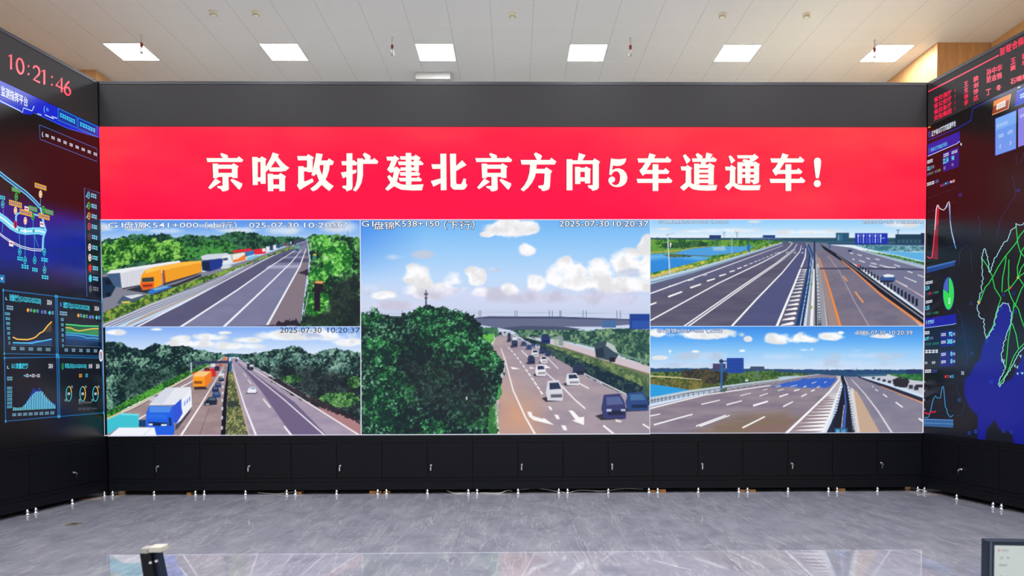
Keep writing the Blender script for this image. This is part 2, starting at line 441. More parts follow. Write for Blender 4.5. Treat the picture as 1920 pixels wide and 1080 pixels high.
d1 = hit_z(181, 131, CEIL); XD = (d1[0]+hit_z(205, 150, CEIL)[0])/2; YD = d1[1]
bm = bmesh.new(); prism(bm, [(XD, 4.5), (XD, YD), (XD-.9, YD), (XD-.9, -10.4), (XD-1.2, -10.4), (XD-1.2, 4.5)], 0, CEIL); structure('wall_left', bm, M['wood'])
M['paint'] = mat('pale grey wall paint', (.6, .6, .58), .7)
bm = bmesh.new(); box(bm, XD-1.2, XW+.3, 4.5, 4.7, 0, CEIL); structure('wall_back', bm, M['paint'])

# ================================================================== base cabinets
def cabinet_unit(frame, x0, label, group='two-door base cabinets under the displays'):
    t = T('base_cabinet', label, 'cabinet', frame, (x0+.6, 0, 0), group)
    bm = bmesh.new(); box(bm, x0+.001, x0+1.199, .02, .44, .19, .70, .002); box(bm, x0+.001, x0+1.199, .38, .44, 0, .2, 0); obj('carcass', bm, M['black_gap'], t)  # the floor-level box is added to shut out light from behind the wall
    for k in (0, 1):
        a = x0+.6*k+.003; b = a+.594
        bm = bmesh.new(); box(bm, a, b, -.004, .02, .222, .679, .003)
        d = obj('door', bm, M['black'], t)
        if k == 1:
            # cam lock with its key hanging from a short ring
            bm = bmesh.new(); lx, lz = a+.048, .385
            Rx = Matrix.Translation((lx, -.004, lz)) @ Matrix.Rotation(math.pi/2, 4, 'X')
            lathe(bm, [(.014, 0), (.014, .006), (.011, .010), (.011, .020)], 16, Rx)
            box(bm, lx-.0015, lx+.0015, -.050, -.024, lz-.004, lz+.012, .0005)
            tube(bm, [(lx+.012*math.sin(q*math.pi/6), -.046, lz-.010-.012*math.cos(q*math.pi/6)) for q in range(13)], .0016, 6)
            box(bm, lx-.010, lx+.004, -.049, -.045, lz-.068, lz-.020, .001)
            obj('lock', bm, M['chrome'], d, 'chromed lock with a hanging key', rel=t.l)
    bm = bmesh.new(); box(bm, x0+.001, x0+1.199, -.006, .42, .682, Z_BASE-.004, .002); box(bm, x0+.001, x0+1.199, -.010, .02, .735, .744, .001); obj('top_rail', bm, M['black'], t)
    bm = bmesh.new(); box(bm, x0+.001, x0+1.199, -.004, .42, .060, .164, .002); box(bm, x0+.001, x0+1.199, .004, .42, .166, .218, .002); obj('plinth', bm, M['black'], t)
    for fx in (x0+.058, x0+.6, x0+1.2-.058):
        bm = bmesh.new(); lathe(bm, [(.030, 0), (.034, .004), (.033, .013), (.018, .022), (.012, .027), (.017, .034), (.023, .041), (.019, .050), (.010, .055), (.010, .066)], 16, Matrix.Translation((fx, -.02, 0)))
        obj('levelling_foot', bm, M['chrome'], t, smooth=True)
    return t
ORD = ['first', 'second', 'third', 'fourth', 'fifth', 'sixth', 'seventh', 'eighth', 'ninth']
unit = cabinet_unit(FC, -4.8, 'black two-door base cabinet under the cyan truck picture, in the left corner')
for k in range(1, 9):
    x = -4.8+1.2*k
    lab = 'black two-door base cabinet in the back row, '+ORD[k]+' from the left corner' if k < 5 else 'black two-door base cabinet in the back row, '+(['fourth from the right corner', 'third from the right corner', 'second from the right corner', 'nearest the right corner'][k-5])
    copy_thing(unit.o, FC, (x+.6, 0, 0), lab)
for k in range(3):
    copy_thing(unit.o, FL, (-1.2*k-.6, 0, 0), 'black two-door base cabinet under the left display, '+['nearest the corner', 'second from the corner', 'farthest from the corner'][k])
    copy_thing(unit.o, FR, (1.2*k+.6, 0, 0), 'black two-door base cabinet under the right display, '+['nearest the corner', 'second from the corner', 'farthest from the corner'][k])

# narrow black posts added to block light leaking through the display corners
for x, nm in ((XL, 'left'), (XR, 'right')):
    t = T('corner_light_block', 'added narrow black post blocking light at the '+nm+' corner between two displays', 'post', FC, (x, .03, 0))
    bm = bmesh.new(); s_ = 1 if x == XL else -1; box(bm, x-.013, x+.0105, .004, .06, .06, Z_TOP-.001) if s_ > 0 else box(bm, x-.0105, x+.013, .004, .06, .06, Z_TOP-.001); obj('post', bm, M['black'], t)
    bm = bmesh.new(); box(bm, x-.02, x+.02, .01, .06, 0, .06, .002); obj('foot', bm, M['black'], t)
    t = T('kick_panel', 'black kick panel closing the '+nm+' corner at the floor', 'panel', FC, (x-s_*.2, .2, 0))
    bm = bmesh.new(); box(bm, -.225, .225, -.006, .006, 0, .056, .001, Matrix.Translation((x-s_*.2, .2, 0)) @ Matrix.Rotation(s_*math.pi/4, 4, 'Z')); obj('panel', bm, M['black_gap'], t)

# the tall dark fascia boards above the screens
def fascia(frame, x0, x1, label):
    t = T('fascia_board', label, 'fascia', frame, ((x0+x1)/2, 0, Z_SCREEN))
    bm = bmesh.new(); box(bm, x0, x1, -.002, .30, Z_SCREEN+.003, Z_TOP-.045, .002); obj('panel', bm, M['fascia'], t)
    bm = bmesh.new(); box(bm, x0, x1, -.006, .30, Z_TOP-.042, Z_TOP, .003); obj('top_trim', bm, M['trim'], t, 'slate top trim')
    return t
fascia(FC, XL+.012, XR-.012, 'long charcoal fascia board above the red banner')
fascia(FL, -3.6, -.016, 'charcoal fascia board carrying the red clock, above the left display')
fascia(FR, .016, 3.6, 'charcoal fascia board carrying red lettering, above the right display')

# ================================================================== centre display
wall = T('led_video_wall', 'wide centre display with a red banner over five traffic camera pictures', 'display', FC, ((XL+XR)/2, 0, Z_BASE))
bm = bmesh.new(); box(bm, XL+.003, XR-.003, .002, .14, Z_BASE, Z_SCREEN); obj('screen_body', bm, M['plastic_black'], wall)

# red banner (gentle unevenness of the LED modules)
bp = Paint(XL+.002, XR-.002, Z_RED, Z_SCREEN, .035, 0, 0, 1.)
w = fbm(bp.U/140, bp.V/60, 4, 21)-.5; top = np.clip((412-bp.V)/175, 0, 1); sidew = np.clip(1-np.abs(bp.U-800)/620, 0, 1)
bp.img[:, 0] = 1.0
bp.img[:, 1] = np.clip(.05+.11*top-.2*sidew*(1-top)+.18*w+.07*np.clip((bp.U-1150)/180., 0, 1), 0, .26)
bp.img[:, 2] = np.clip(.27+.05*w, .24, .34)
grp = np.exp(-((bp.U-196)/60.)**2)
bp.img[:, 1] += .06*grp
banner = bp.build('banner', wall, .001, 'red banner with white headline')

G = {}
G['jing'] = ['415,115 445,85 575,130 608,165 590,212 480,212', '85,208 820,208 860,165 968,252 935,302 112,302', '235,340 360,340 372,365 372,655 350,685 250,685',
 '360,365 690,365 735,330 858,405 830,450 830,462 360,462', '695,455 830,440 830,683 710,683 695,655', '365,560 700,560 700,655 365,655',
 '472,650 612,650 622,940 600,975 530,998 465,1000 430,945 360,920 340,875 472,870', '300,690 435,772 180,950 130,910', '680,708 730,712 945,815 930,880 875,965 845,945 660,740']
G['ha'] = ['97,182 222,182 232,208 232,850 112,850', '222,208 285,208 325,165 440,230 415,280 415,300 222,300', '295,290 415,280 420,440 420,820 300,820', '225,665 300,665 300,765 225,765',
 '585,72 735,118 710,180 640,290 550,420 420,545 410,540 410,430 480,310 545,190', '710,180 800,290 900,385 985,440 880,525 835,500 760,420 660,280 640,240', '500,430 840,430 860,500 815,530 520,530 500,480',
 '465,582 590,582 600,605 603,995 475,995', '590,605 730,605 770,560 900,640 880,690 880,705 590,705', '740,690 880,680 880,995 745,995', '595,838 745,838 745,935 595,935']
G['gai'] = ['88,160 320,160 345,112 485,190 460,245 460,262 108,262', '325,255 460,245 460,545 340,545 325,520', '240,430 330,430 330,525 250,525', '115,402 240,402 250,430 255,765 330,745 455,690 482,770 150,970 85,860 115,800',
 '545,92 700,112 665,260 640,360 600,480 545,575 490,640 425,605 460,540 470,460 510,270', '640,265 810,265 845,215 965,290 935,372 630,372', '720,365 865,365 850,500 800,650 765,720 690,830 560,960 465,1000 400,940 520,850 620,740 690,600 710,480',
 '545,575 560,540 622,420 640,500 680,600 765,720 840,790 960,875 855,995 770,930 680,850 610,740']
G['kuo'] = ['185,95 325,92 328,500 330,900 305,960 190,1000 160,945 95,920 85,870 185,862', '62,282 330,282 345,250 440,315 425,378 80,378', '50,550 190,530 415,480 425,550 330,595 100,690',
 '570,120 625,78 745,145 765,190 735,245 645,245', '560,240 810,240 845,205 945,290 915,345 560,345', '440,218 575,215 578,345 578,620 545,790 480,920 405,1005 335,970 400,870 435,720 445,560']
G['jian'] = ['80,175 245,175 280,138 395,225 330,275 100,265', '200,262 335,268 265,440 240,545 175,560 95,475 150,400', '240,470 320,408 430,490 390,540 330,775 265,880 110,990 52,940 175,800 230,690 255,545',
 '100,650 155,610 235,690 330,775 430,830 545,845 680,845 965,830 930,975 700,980 430,960 265,880 180,800', '400,165 740,165 775,125 895,200 870,245 420,245', '735,160 870,230 855,270 855,525 770,525 735,500',
 '355,290 860,290 885,262 970,340 945,375 380,375', '415,430 740,430 850,440 850,510 420,510', '395,545 770,545 820,530 890,580 860,630 415,630', '375,678 805,678 835,645 930,715 905,762 400,762', '540,85 672,85 676,850 545,850']
G['bei'] = ['285,105 428,103 435,970 297,975', '72,355 290,355 290,465 98,465', '57,755 292,692 292,805 120,890', '515,105 660,103 662,790 680,832 640,958 580,942 530,882', '655,400 805,260 910,372 655,522',
 '640,825 770,832 800,800 840,690 900,705 890,800 930,850 885,930 840,960 620,960 560,925']
G['fang'] = ['390,110 440,72 570,135 585,170 550,252 465,252', '78,252 770,252 805,200 930,290 890,362 100,362', '305,355 460,355 445,530 420,650 360,780 260,910 145,1005 78,955 170,850 240,720 285,560', '440,465 650,465 685,425 830,515 795,575 430,570',
 '650,560 795,560 775,900 740,960 650,990 585,990 570,945 505,915 495,865 610,855 632,830']
G['xiang'] = ['385,85 545,135 465,268 355,268', '92,235 225,235 232,262 232,975 92,975', '225,262 720,262 755,212 890,295 860,350 225,352', '715,345 860,340 860,910 820,960 710,990 680,945 610,910 595,855 715,852',
 '292,415 415,415 420,438 420,825 295,825', '415,438 520,438 555,405 672,470 655,510 655,535 415,535', '525,520 655,510 655,812 530,812', '415,665 530,665 530,765 415,765']
G['wu'] = ['195,215 290,232 400,235 560,215 545,290 505,350 430,388 340,397 240,380 195,380', '195,215 250,372 225,480 210,620 155,600', '228,492 300,460 390,450 490,490 560,570 588,670 570,770 510,850 420,892 330,900 240,880 170,830 135,760 140,700 175,660 230,645 280,665 297,715 280,765 230,795 215,805 260,845 320,852 375,825 405,760 415,670 405,590 370,535 310,518 255,540 215,600']
G['che'] = ['65,215 735,215 770,165 878,255 840,312 90,315', '350,90 500,135 460,215 400,315 285,490 270,570 190,630 108,505 180,430 250,315 320,190', '210,490 690,490 730,445 830,530 790,585 220,585', '45,702 755,702 795,655 900,745 865,800 68,800', '425,355 565,355 562,992 428,992']
G['dao'] = ['105,150 165,115 285,245 275,280 195,350', '52,408 180,408 210,370 330,448 300,490 305,800 250,880 125,990 35,905 170,790 175,505 70,500', '240,850 300,800 380,840 500,852 700,855 925,850 890,975 700,985 480,975 340,950 245,880',
 '318,215 780,215 815,175 915,240 885,298 335,298', '408,125 455,85 560,150 578,180 560,222 455,222', '665,75 815,118 755,222 640,222', '545,290 670,290 640,360 640,380 540,380 530,345', '372,340 495,340 498,840 372,840',
 '490,360 715,360 735,318 860,390 845,445 490,445', '712,440 845,430 838,840 712,840', '490,482 720,482 720,560 490,560', '490,598 720,598 720,678 490,678', '490,715 720,715 720,802 490,802']
G['tong'] = ['138,165 190,140 300,265 205,345', '55,412 180,412 200,365 318,440 297,480 297,800 240,870 140,980 47,890 165,785 175,500 68,500', '230,850 297,800 380,845 500,855 700,858 905,850 875,970 700,975 440,975 320,930 240,870',
 '340,140 715,140 755,105 862,190 720,300 600,325 640,240 660,215 360,215', '465,280 495,232 560,240 660,270 720,310 540,320', '350,305 470,305 460,820 350,820', '460,312 730,312 770,288 885,350 865,400 460,400',
 '745,395 868,390 865,780 820,815 730,835 710,790 668,770 665,725 745,720', '535,312 660,312 655,810 540,810', '455,458 750,458 750,540 455,540', '455,598 750,598 750,678 455,678']
G['bang'] = ['330,280 345,230 380,205 415,198 455,205 490,235 503,290 495,400 455,640 440,690 385,690 370,640 340,400', ' '.join('%.0f,%.0f' % (411+85*math.cos(a*math.pi/12), 815+85*math.sin(a*math.pi/12)) for a in range(24))]
HEAD = [('jing', 380), ('ha', 465), ('gai', 550), ('kuo', 635), ('jian', 718), ('bei', 803), ('jing', 884.3), ('fang', 970), ('xiang', 1055), ('wu', 1130), ('che', 1190), ('dao', 1272), ('tong', 1355), ('che', 1439.2), ('bang', 1500)]
for g, x0 in HEAD:
    a = Art(FC, .0012)
    for s in G[g]:
        p = np.array([[float(q) for q in xy.split(',')] for xy in s.split()])/12.703+(x0, 280)
        a.poly(p+(-1.1, -.3), (176, 0, 46), 0); a.poly(p+(.5, .2), (255, 110, 110), 1); a.poly(p, (255, 254, 246), 3)
    a.build('headline_character', banner, rel=wall.l)

# ------------------------------------------------------------------ the five camera pictures
STEP = .0088
def px_x(px, py): return float(FC.loc([px], [py])[0][0])
XA, XB = px_x(676, 612), px_x(1219, 612); ZH_L, ZH_R = float(FC.loc([430], [612.6])[0][2]), float(FC.loc([1475], [611.6])[0][2])
OFF = .001

def feed_a():
    p = Paint(XL+.004, XA, ZH_L, Z_RED, STEP, 180, 400, 3.7647)
    p.grad([(40, (84, 142, 235)), (110, (118, 172, 240)), (170, (165, 200, 240)), (220, (190, 215, 240))])
    p.cloud([(90, 100, 90, 40), (480, 125, 170, 30), (300, 110, 110, 25), (840, 90, 120, 20), (1350, 120, 180, 45), (1720, 100, 170, 60), (1000, 120, 200, 30)], (232, 240, 250), 3, 90, .8)
    p.leaf([(30, 190), (140, 175), (260, 150), (380, 152), (500, 145), (560, 172), (640, 150), (760, 160), (860, 158), (940, 132), (1030, 128), (1130, 142), (1200, 160), (1330, 165), (1440, 172), (1500, 182), (1400, 215), (1200, 265), (950, 330), (600, 400), (40, 440)], (14, 48, 42), (62, 122, 82), 16, 2, 18, 30, amt=.38)
    p.leaf([(560, 190), (700, 190), (900, 190), (1000, 230), (960, 270), (740, 320), (600, 330)], (16, 58, 38), (70, 150, 66), 18, 8, 14, 30, amt=.42)
    for k, (x, y, rx, ry) in enumerate([(80, 290, 90, 80), (200, 270, 120, 95), (370, 260, 110, 90), (530, 265, 95, 85), (110, 360, 80, 50)]):
        t = np.arange(14)*2*math.pi/14
        p.leaf(np.stack([x+rx*np.cos(t), y+ry*np.sin(t)], 1), (16, 72, 28), (122, 192, 76), 14, 20+k, 14, 30, (166, 218, 116), .46, 60)
    p.fill([(30, 430), (600, 395), (760, 415), (1100, 325), (700, 560), (30, 800)], (128, 130, 146))
    p.fill([(30, 640), (160, 590), (330, 550), (540, 500), (760, 425), (1100, 320), (1400, 215), (1400, 235), (1100, 350), (400, 620), (30, 720)], (128, 130, 146))
    p.mottle([(230, 810), (600, 650), (1100, 352), (1400, 222), (1490, 195), (1505, 330), (1480, 500), (1440, 810)], (92, 92, 122), (112, 112, 142), 160, 40, 4)
    p.fill([(190, 810), (700, 580), (1080, 375), (1110, 350), (1100, 345), (700, 550), (240, 770)], (178, 160, 150))
    p.fill([(600, 800), (1250, 360), (1430, 240), (1490, 220), (1460, 330), (1230, 790)], (134, 136, 168), a=.65)
    p.fill([(300, 805), (1200, 335), (1390, 240), (1420, 245), (1250, 365), (600, 805)], (86, 84, 116), a=.8)
    p.fill([(1200, 800), (1440, 370), (1485, 245), (1500, 330), (1480, 490), (1440, 800)], (132, 118, 128))
    p.fill([(1220, 368), (1450, 362), (1440, 386), (1195, 390)], (172, 174, 200), a=.8)
    p.fill([(1280, 320), (1500, 318), (1500, 345), (1250, 350)], (66, 66, 100), a=.7); p.fill([(1330, 282), (1500, 280), (1500, 300), (1310, 305)], (70, 70, 104), a=.6)
    for pts, w0, w1 in [([(285, 803), (700, 590), (1180, 332), (1400, 228)], 10, 3), ([(595, 803), (1000, 540), (1250, 362), (1425, 250)], 13, 3), ([(900, 803), (1180, 540), (1380, 345), (1450, 260)], 15, 3), ([(1208, 790), (1440, 372), (1484, 248)], 15, 4)]:
        p.path(pts, w0, w1, (240, 240, 252))
    p.fill([(1180, 800), (1300, 770), (1420, 742), (1450, 800)], (40, 36, 52), rag=25, rs=20); p.fill([(1420, 420), (1500, 395), (1500, 440)], (50, 44, 66), rag=8)
    p.leaf([(40, 705), (300, 590), (600, 500), (1000, 372), (1385, 232), (1395, 245), (1095, 352), (700, 512), (400, 632), (40, 785)], (50, 80, 40), (128, 176, 66), 12, 5, 8, 16, (176, 132, 70), .5, 30)
    p.fill([(36, 790), (400, 632), (740, 512), (1095, 358), (1105, 366), (740, 552), (420, 690), (80, 806), (36, 806)], (186, 190, 208))
    for o in (12, 30, 46): p.path([(45, 792+o), (400, 640+o*.9), (740, 516+o*.7), (1095, 358+o*.2)], 5, 2, (92, 94, 120))
    # traffic jam, nearest first in size
    p.fill([(40, 452), (112, 442), (140, 520), (104, 586), (40, 602)], (20, 48, 78)); p.fill([(60, 470), (105, 462), (112, 500), (70, 510)], (12, 26, 44)); p.fill([(68, 560), (100, 556), (104, 584), (74, 592)], (24, 26, 34))
    p.fill([(75, 425), (110, 402), (585, 334), (602, 350), (310, 508), (182, 532), (130, 512)], (216, 216, 226)); p.fill([(76, 428), (170, 420), (182, 530), (130, 514)], (66, 92, 128))
    p.fill([(75, 424), (110, 402), (585, 334), (600, 344), (172, 420)], (236, 238, 244)); p.path([(185, 532), (310, 508)], 8, 6, (40, 40, 52))
    for q in range(8): p.path([(200+q*18, 425-q*7), (208+q*16, 520-q*3)], 2, 2, (190, 190, 204))
    p.fill([(210, 540), (320, 510), (400, 535), (560, 500), (740, 430), (745, 445), (420, 575), (240, 545)], (46, 46, 60))
    p.fill([(470, 402), (745, 345), (746, 415), (482, 496)], (240, 158, 36)); p.fill([(370, 388), (620, 342), (745, 334), (745, 348), (470, 402)], (255, 186, 70)); p.fill([(470, 402), (482, 400), (492, 492), (480, 498)], (150, 60, 30))
    p.fill([(345, 402), (462, 394), (470, 500), (412, 530), (330, 542), (310, 502), (320, 440)], (250, 160, 36)); p.fill([(345, 400), (440, 384), (462, 396), (350, 425)], (252, 196, 80))
    p.fill([(325, 456), (408, 450), (410, 482), (324, 486)], (58, 66, 66)); p.fill([(312, 490), (412, 488), (406, 530), (330, 538)], (236, 84, 24)); p.fill([(330, 505), (396, 502), (394, 516), (332, 520)], (120, 50, 30))
    p.fill([(470, 496), (745, 416), (700, 440), (480, 510)], (60, 60, 76))
    p.fill([(366, 552), (400, 530), (500, 508), (545, 520), (380, 576)], (46, 116, 196)); p.fill([(400, 534), (500, 512), (512, 520), (420, 545)], (130, 180, 214))
    p.fill([(150, 628), (190, 582), (300, 568), (362, 578), (240, 634), (155, 640)], (70, 90, 116)); p.fill([(200, 584), (300, 570), (340, 576), (250, 604)], (216, 220, 226)); p.fill([(180, 622), (240, 620), (240, 634), (185, 636)], (220, 196, 80))
    p.fill([(740, 304), (780, 290), (930, 280), (952, 312), (750, 332)], (206, 212, 226)); p.fill([(745, 338), (890, 318), (892, 382), (800, 412), (750, 402)], (28, 52, 140)); p.fill([(750, 345), (800, 338), (806, 405), (752, 402)], (20, 34, 66))
    p.fill([(890, 300), (955, 288), (962, 350), (898, 362)], (226, 230, 238)); p.fill([(895, 318), (930, 314), (932, 330), (897, 334)], (50, 70, 96))
    p.fill([(960, 290), (1052, 274), (1056, 330), (968, 348)], (240, 126, 48)); p.fill([(960, 290), (1052, 274), (1050, 292), (1000, 322), (962, 330)], (236, 230, 226))
    p.fill([(962, 262), (1088, 248), (1112, 262), (1090, 268), (968, 278)], (226, 36, 56)); p.fill([(1048, 274), (1110, 262), (1116, 290), (1062, 302)], (56, 116, 186)); p.fill([(1114, 256), (1196, 244), (1198, 284), (1122, 292)], (228, 36, 58)); p.fill([(1172, 250), (1196, 246), (1196, 268), (1176, 272)], (238, 236, 240))
    for q, (x, c) in enumerate([(1215, (230, 234, 240)), (1240, (44, 64, 110)), (1262, (226, 226, 236)), (1290, (40, 80, 130)), (1312, (70, 96, 140)), (1335, (150, 60, 70)), (1356, (60, 110, 160)), (1376, (180, 190, 210))]): p.r(x-14+q, 262-q*7-28+q*2, x+12-q, 266-q*7, c)
    p.fill([(880, 380), (910, 364), (965, 370), (930, 390), (885, 392)], (206, 216, 216)); p.fill([(1060, 318), (1130, 296), (1160, 300), (1090, 330)], (120, 190, 214))
    p.fill([(1390, 190), (1470, 178), (1490, 195), (1400, 215)], (60, 66, 90), rag=6, rs=12)
    p.fill([(1400, 232), (1438, 226), (1440, 262), (1404, 266)], (104, 160, 150)); p.r(1406, 250, 1434, 266, (60, 84, 96))
    # right-hand trees
    p.leaf([(1495, 168), (1540, 145), (1600, 155), (1680, 152), (1760, 160), (1850, 172), (1870, 172), (1870, 810), (1440, 810), (1470, 640), (1500, 480), (1512, 330), (1500, 220)], (14, 44, 36), (82, 158, 76), 17, 12, 14, 26, (164, 214, 140), .42, 110)
    i, m = p.mask([(1660, 480), (1870, 430), (1870, 810), (1440, 810), (1470, 720), (1640, 680)], 40, 30, 60, 5); p.blend(i, m*.82, (24, 32, 40))
    for k, (x, y, rx, ry) in enumerate([(1570, 440, 75, 55), (1560, 610, 90, 60), (1540, 680, 70, 45), (1700, 320, 110, 120), (1600, 210, 70, 60)]):
        t = np.arange(12)*2*math.pi/12; p.leaf(np.stack([x+rx*np.cos(t), y+ry*np.sin(t)], 1), (20, 92, 38), (106, 196, 76), 18, 30+k, 22, 22, (186, 226, 160), .46, 60)
    p.r(1540, 478, 1604, 556, (34, 26, 40)); p.r(1540, 555, 1582, 690, (30, 24, 40)); p.fill([(1545, 478), (1602, 478), (1602, 497), (1548, 494)], (232, 160, 90)); p.r(1530, 288, 1556, 330, (60, 130, 110)); p.r(1536, 286, 1554, 298, (220, 190, 60))
    p.path([(1500, 560), (1468, 720)], 7, 7, (150, 170, 170)); p.path([(1778, 122), (1778, 160)], 3, 3, (90, 110, 150))
    return p.build('camera_picture', wall, OFF, 'road picture with an orange truck beside a hedge')

def feed_b():
    p = Paint(XL+.03, XA, Z_BASE+.002, ZH_L, STEP, 180, 605, 3.7647)
    p.grad([(30, (128, 172, 244)), (130, (176, 206, 248)), (240, (226, 236, 250))])
    p.cloud([(130, 70, 90, 26), (600, 115, 80, 30), (800, 105, 130, 34), (430, 48, 50, 12), (1080, 125, 110, 26), (1300, 95, 190, 45), (1600, 90, 260, 55), (1780, 140, 140, 40), (700, 150, 260, 30), (1000, 170, 200, 30), (900, 72, 60, 14)], (250, 252, 255), 7, 70, .5)
    p.fill([(1450, 78), (1560, 74), (1600, 100), (1500, 104)], (150, 170, 220), 40, 12, a=.8)
    p.leaf([(900, 222), (960, 218), (1080, 222), (1080, 245), (900, 245)], (30, 66, 84), (58, 104, 110), 10, 3, 5, 12)
    p.leaf([(40, 140), (100, 132), (180, 142), (220, 165), (340, 190), (420, 145), (480, 155), (560, 162), (650, 165), (720, 190), (800, 205), (880, 215), (912, 240), (800, 296), (660, 352), (480, 444), (200, 580), (40, 690)], (12, 36, 44), (106, 156, 132), 13, 14, 16, 26, (168, 200, 180), .40, 75)
    i, m = p.mask([(160, 380), (420, 330), (640, 300), (820, 250), (860, 280), (520, 420), (300, 520), (160, 540)], 70, 30, 60, 6); p.blend(i, m*.6, (12, 34, 34))
    p.leaf([(55, 640), (200, 560), (480, 420), (660, 335), (795, 292), (805, 302), (680, 364), (420, 505), (200, 612), (55, 690)], (24, 78, 34), (86, 168, 60), 9, 4, 8, 16, amt=.5)
    p.leaf([(1000, 240), (1080, 216), (1180, 207), (1240, 192), (1330, 182), (1380, 158), (1440, 172), (1490, 210), (1540, 222), (1620, 192), (1700, 182), (1760, 192), (1870, 212), (1870, 700), (1560, 560), (1300, 400), (1100, 300), (1040, 268)], (16, 38, 44), (98, 142, 128), 13, 16, 16, 26, (160, 190, 176), .42, 80)
    i, m = p.mask([(1200, 330), (1500, 300), (1870, 400), (1870, 690), (1560, 560), (1320, 420)], 60, 30, 60, 9); p.blend(i, m*.72, (26, 32, 40))
    for k, (x, y, rx, ry) in enumerate([(1720, 545, 150, 55), (1380, 400, 70, 30), (1830, 420, 60, 40)]):
        t = np.arange(12)*2*math.pi/12; p.leaf(np.stack([x+rx*np.cos(t), y+ry*np.sin(t)], 1), (24, 62, 40), (84, 138, 76), 12, 40+k, 16, 20, (130, 180, 110), .48, 50)
    p.mottle([(900, 250), (940, 250), (935, 340), (915, 805), (50, 805), (50, 700), (250, 612), (670, 382), (850, 282)], (150, 128, 132), (166, 144, 144), 90, 30, 3)
    p.mottle([(950, 250), (985, 250), (1100, 300), (1300, 420), (1560, 580), (1875, 790), (1875, 805), (1075, 805), (1010, 540), (960, 340)], (156, 144, 166), (172, 158, 176), 120, 40, 8)
    p.fill([(1010, 280), (1060, 320), (1400, 560), (1640, 805), (1390, 805), (1165, 480), (1050, 340), (1000, 290)], (112, 98, 132))
    p.fill([(1150, 345), (1500, 520), (1875, 712), (1875, 805), (1840, 790), (1400, 512)], (172, 126, 130)); p.leaf([(1180, 380), (1280, 390), (1500, 520), (1680, 590), (1870, 690), (1870, 712), (1560, 590), (1400, 520)], (40, 36, 48), (60, 52, 60), 10, 3, 24, 24, amt=.3)
    for pts, w0, w1 in [([(1132, 800), (1050, 590), (990, 400), (955, 270)], 14, 2), ([(1620, 800), (1330, 545), (1090, 350), (1010, 285)], 9, 2), ([(1860, 795), (1400, 505), (1140, 345), (1010, 275)], 10, 2), ([(1382, 798), (1328, 730)], 14, 11), ([(1232, 600), (1180, 538)], 9, 7), ([(1096, 432), (1070, 400)], 6, 4), ([(1060, 382), (1040, 352)], 4, 3),
                        ([(598, 800), (740, 580), (800, 480), (900, 312)], 14, 3), ([(300, 680), (420, 615)], 9, 6), ([(600, 455), (660, 425), (700, 398)], 8, 5)]: p.path(pts, w0, w1, (246, 244, 250))
    p.path([(55, 690), (300, 575), (670, 375), (800, 300)], 14, 4, (206, 190, 150)); p.path([(55, 702), (300, 590), (670, 388)], 5, 3, (110, 96, 90)); p.path([(730, 795), (800, 605)], 4, 3, (104, 84, 90))
    p.fill([(935, 280), (946, 280), (946, 360), (925, 560), (916, 800), (880, 800), (896, 560)], (18, 20, 36)); p.fill([(944, 270), (960, 270), (958, 345), (938, 345)], (40, 90, 130))
    for q in range(12): y = 330+q*q*3.4+q*6; p.r(882+16*(1-q/12.)-2, y, 892+16*(1-q/12.), y+8+q*1.6, (214, 214, 226)) if y < 800 else None
    p.leaf([(936, 345), (966, 345), (1012, 540), (1075, 805), (914, 805), (926, 560)], (70, 84, 60), (150, 144, 90), 9, 7, 6, 12, (170, 196, 130), .48, 26); p.fill([(928, 555), (1008, 555), (1014, 592), (926, 592)], (52, 62, 60), rag=14, rs=14); p.path([(1085, 800), (1015, 555), (966, 345)], 8, 3, (206, 170, 140))
    # gantry and traffic
    p.fill([(664, 276), (935, 268), (935, 286), (664, 290)], (44, 56, 90)); p.fill([(666, 280), (678, 280), (678, 352), (668, 356)], (176, 186, 206)); p.r(900, 240, 920, 268, (216, 120, 80)); p.r(930, 225, 938, 290, (40, 60, 100))
    p.fill([(760, 332), (830, 322), (846, 345), (846, 380), (800, 385)], (206, 40, 46)); p.r(765, 318, 800, 336, (84, 40, 50)); p.r(836, 306, 872, 340, (50, 40, 70)); p.r(812, 290, 842, 312, (220, 220, 232)); p.r(870, 290, 890, 306, (200, 80, 60))
    p.fill([(684, 352), (720, 345), (740, 360), (690, 392)], (220, 74, 50)); p.fill([(690, 364), (722, 344), (816, 343), (766, 382), (690, 384)], (250, 200, 128)); p.fill([(684, 382), (766, 380), (771, 462), (688, 466)], (252, 156, 32)); p.fill([(766, 380), (818, 346), (816, 412), (770, 462)], (238, 124, 36)); p.r(692, 412, 750, 432, (150, 80, 30)); p.fill([(690, 452), (770, 450), (790, 470), (695, 474)], (60, 46, 50))
    for x, y, w, h, c in [(885, 362, 18, 13, (232, 232, 242)), (905, 345, 12, 12, (120, 130, 160)), (884, 402, 20, 13, (36, 46, 80)), (862, 440, 22, 18, (40, 60, 110)), (843, 470, 24, 20, (34, 48, 80)), (850, 508, 30, 22, (44, 70, 120))]:
        p.fill([(x-w, y+h), (x-w*.95, y-h*.2), (x-w*.5, y-h), (x+w*.7, y-h), (x+w, y), (x+w, y+h)], c); p.fill([(x-w*.6, y-h*.1), (x-w*.4, y-h*.7), (x+w*.5, y-h*.7), (x+w*.6, y-h*.1)], (120, 140, 170), a=.7)
    p.fill([(762, 585), (768, 560), (785, 540), (800, 524), (845, 524), (856, 550), (852, 578), (800, 584)], (30, 40, 62)); p.fill([(790, 545), (804, 530), (840, 530), (846, 548)], (84, 104, 130)); p.r(775, 572, 800, 580, (170, 176, 190))
    p.fill([(375, 550), (398, 516), (430, 504), (464, 502), (458, 525), (402, 556)], (196, 198, 210)); p.fill([(400, 520), (430, 508), (450, 510), (440, 522)], (96, 104, 126))
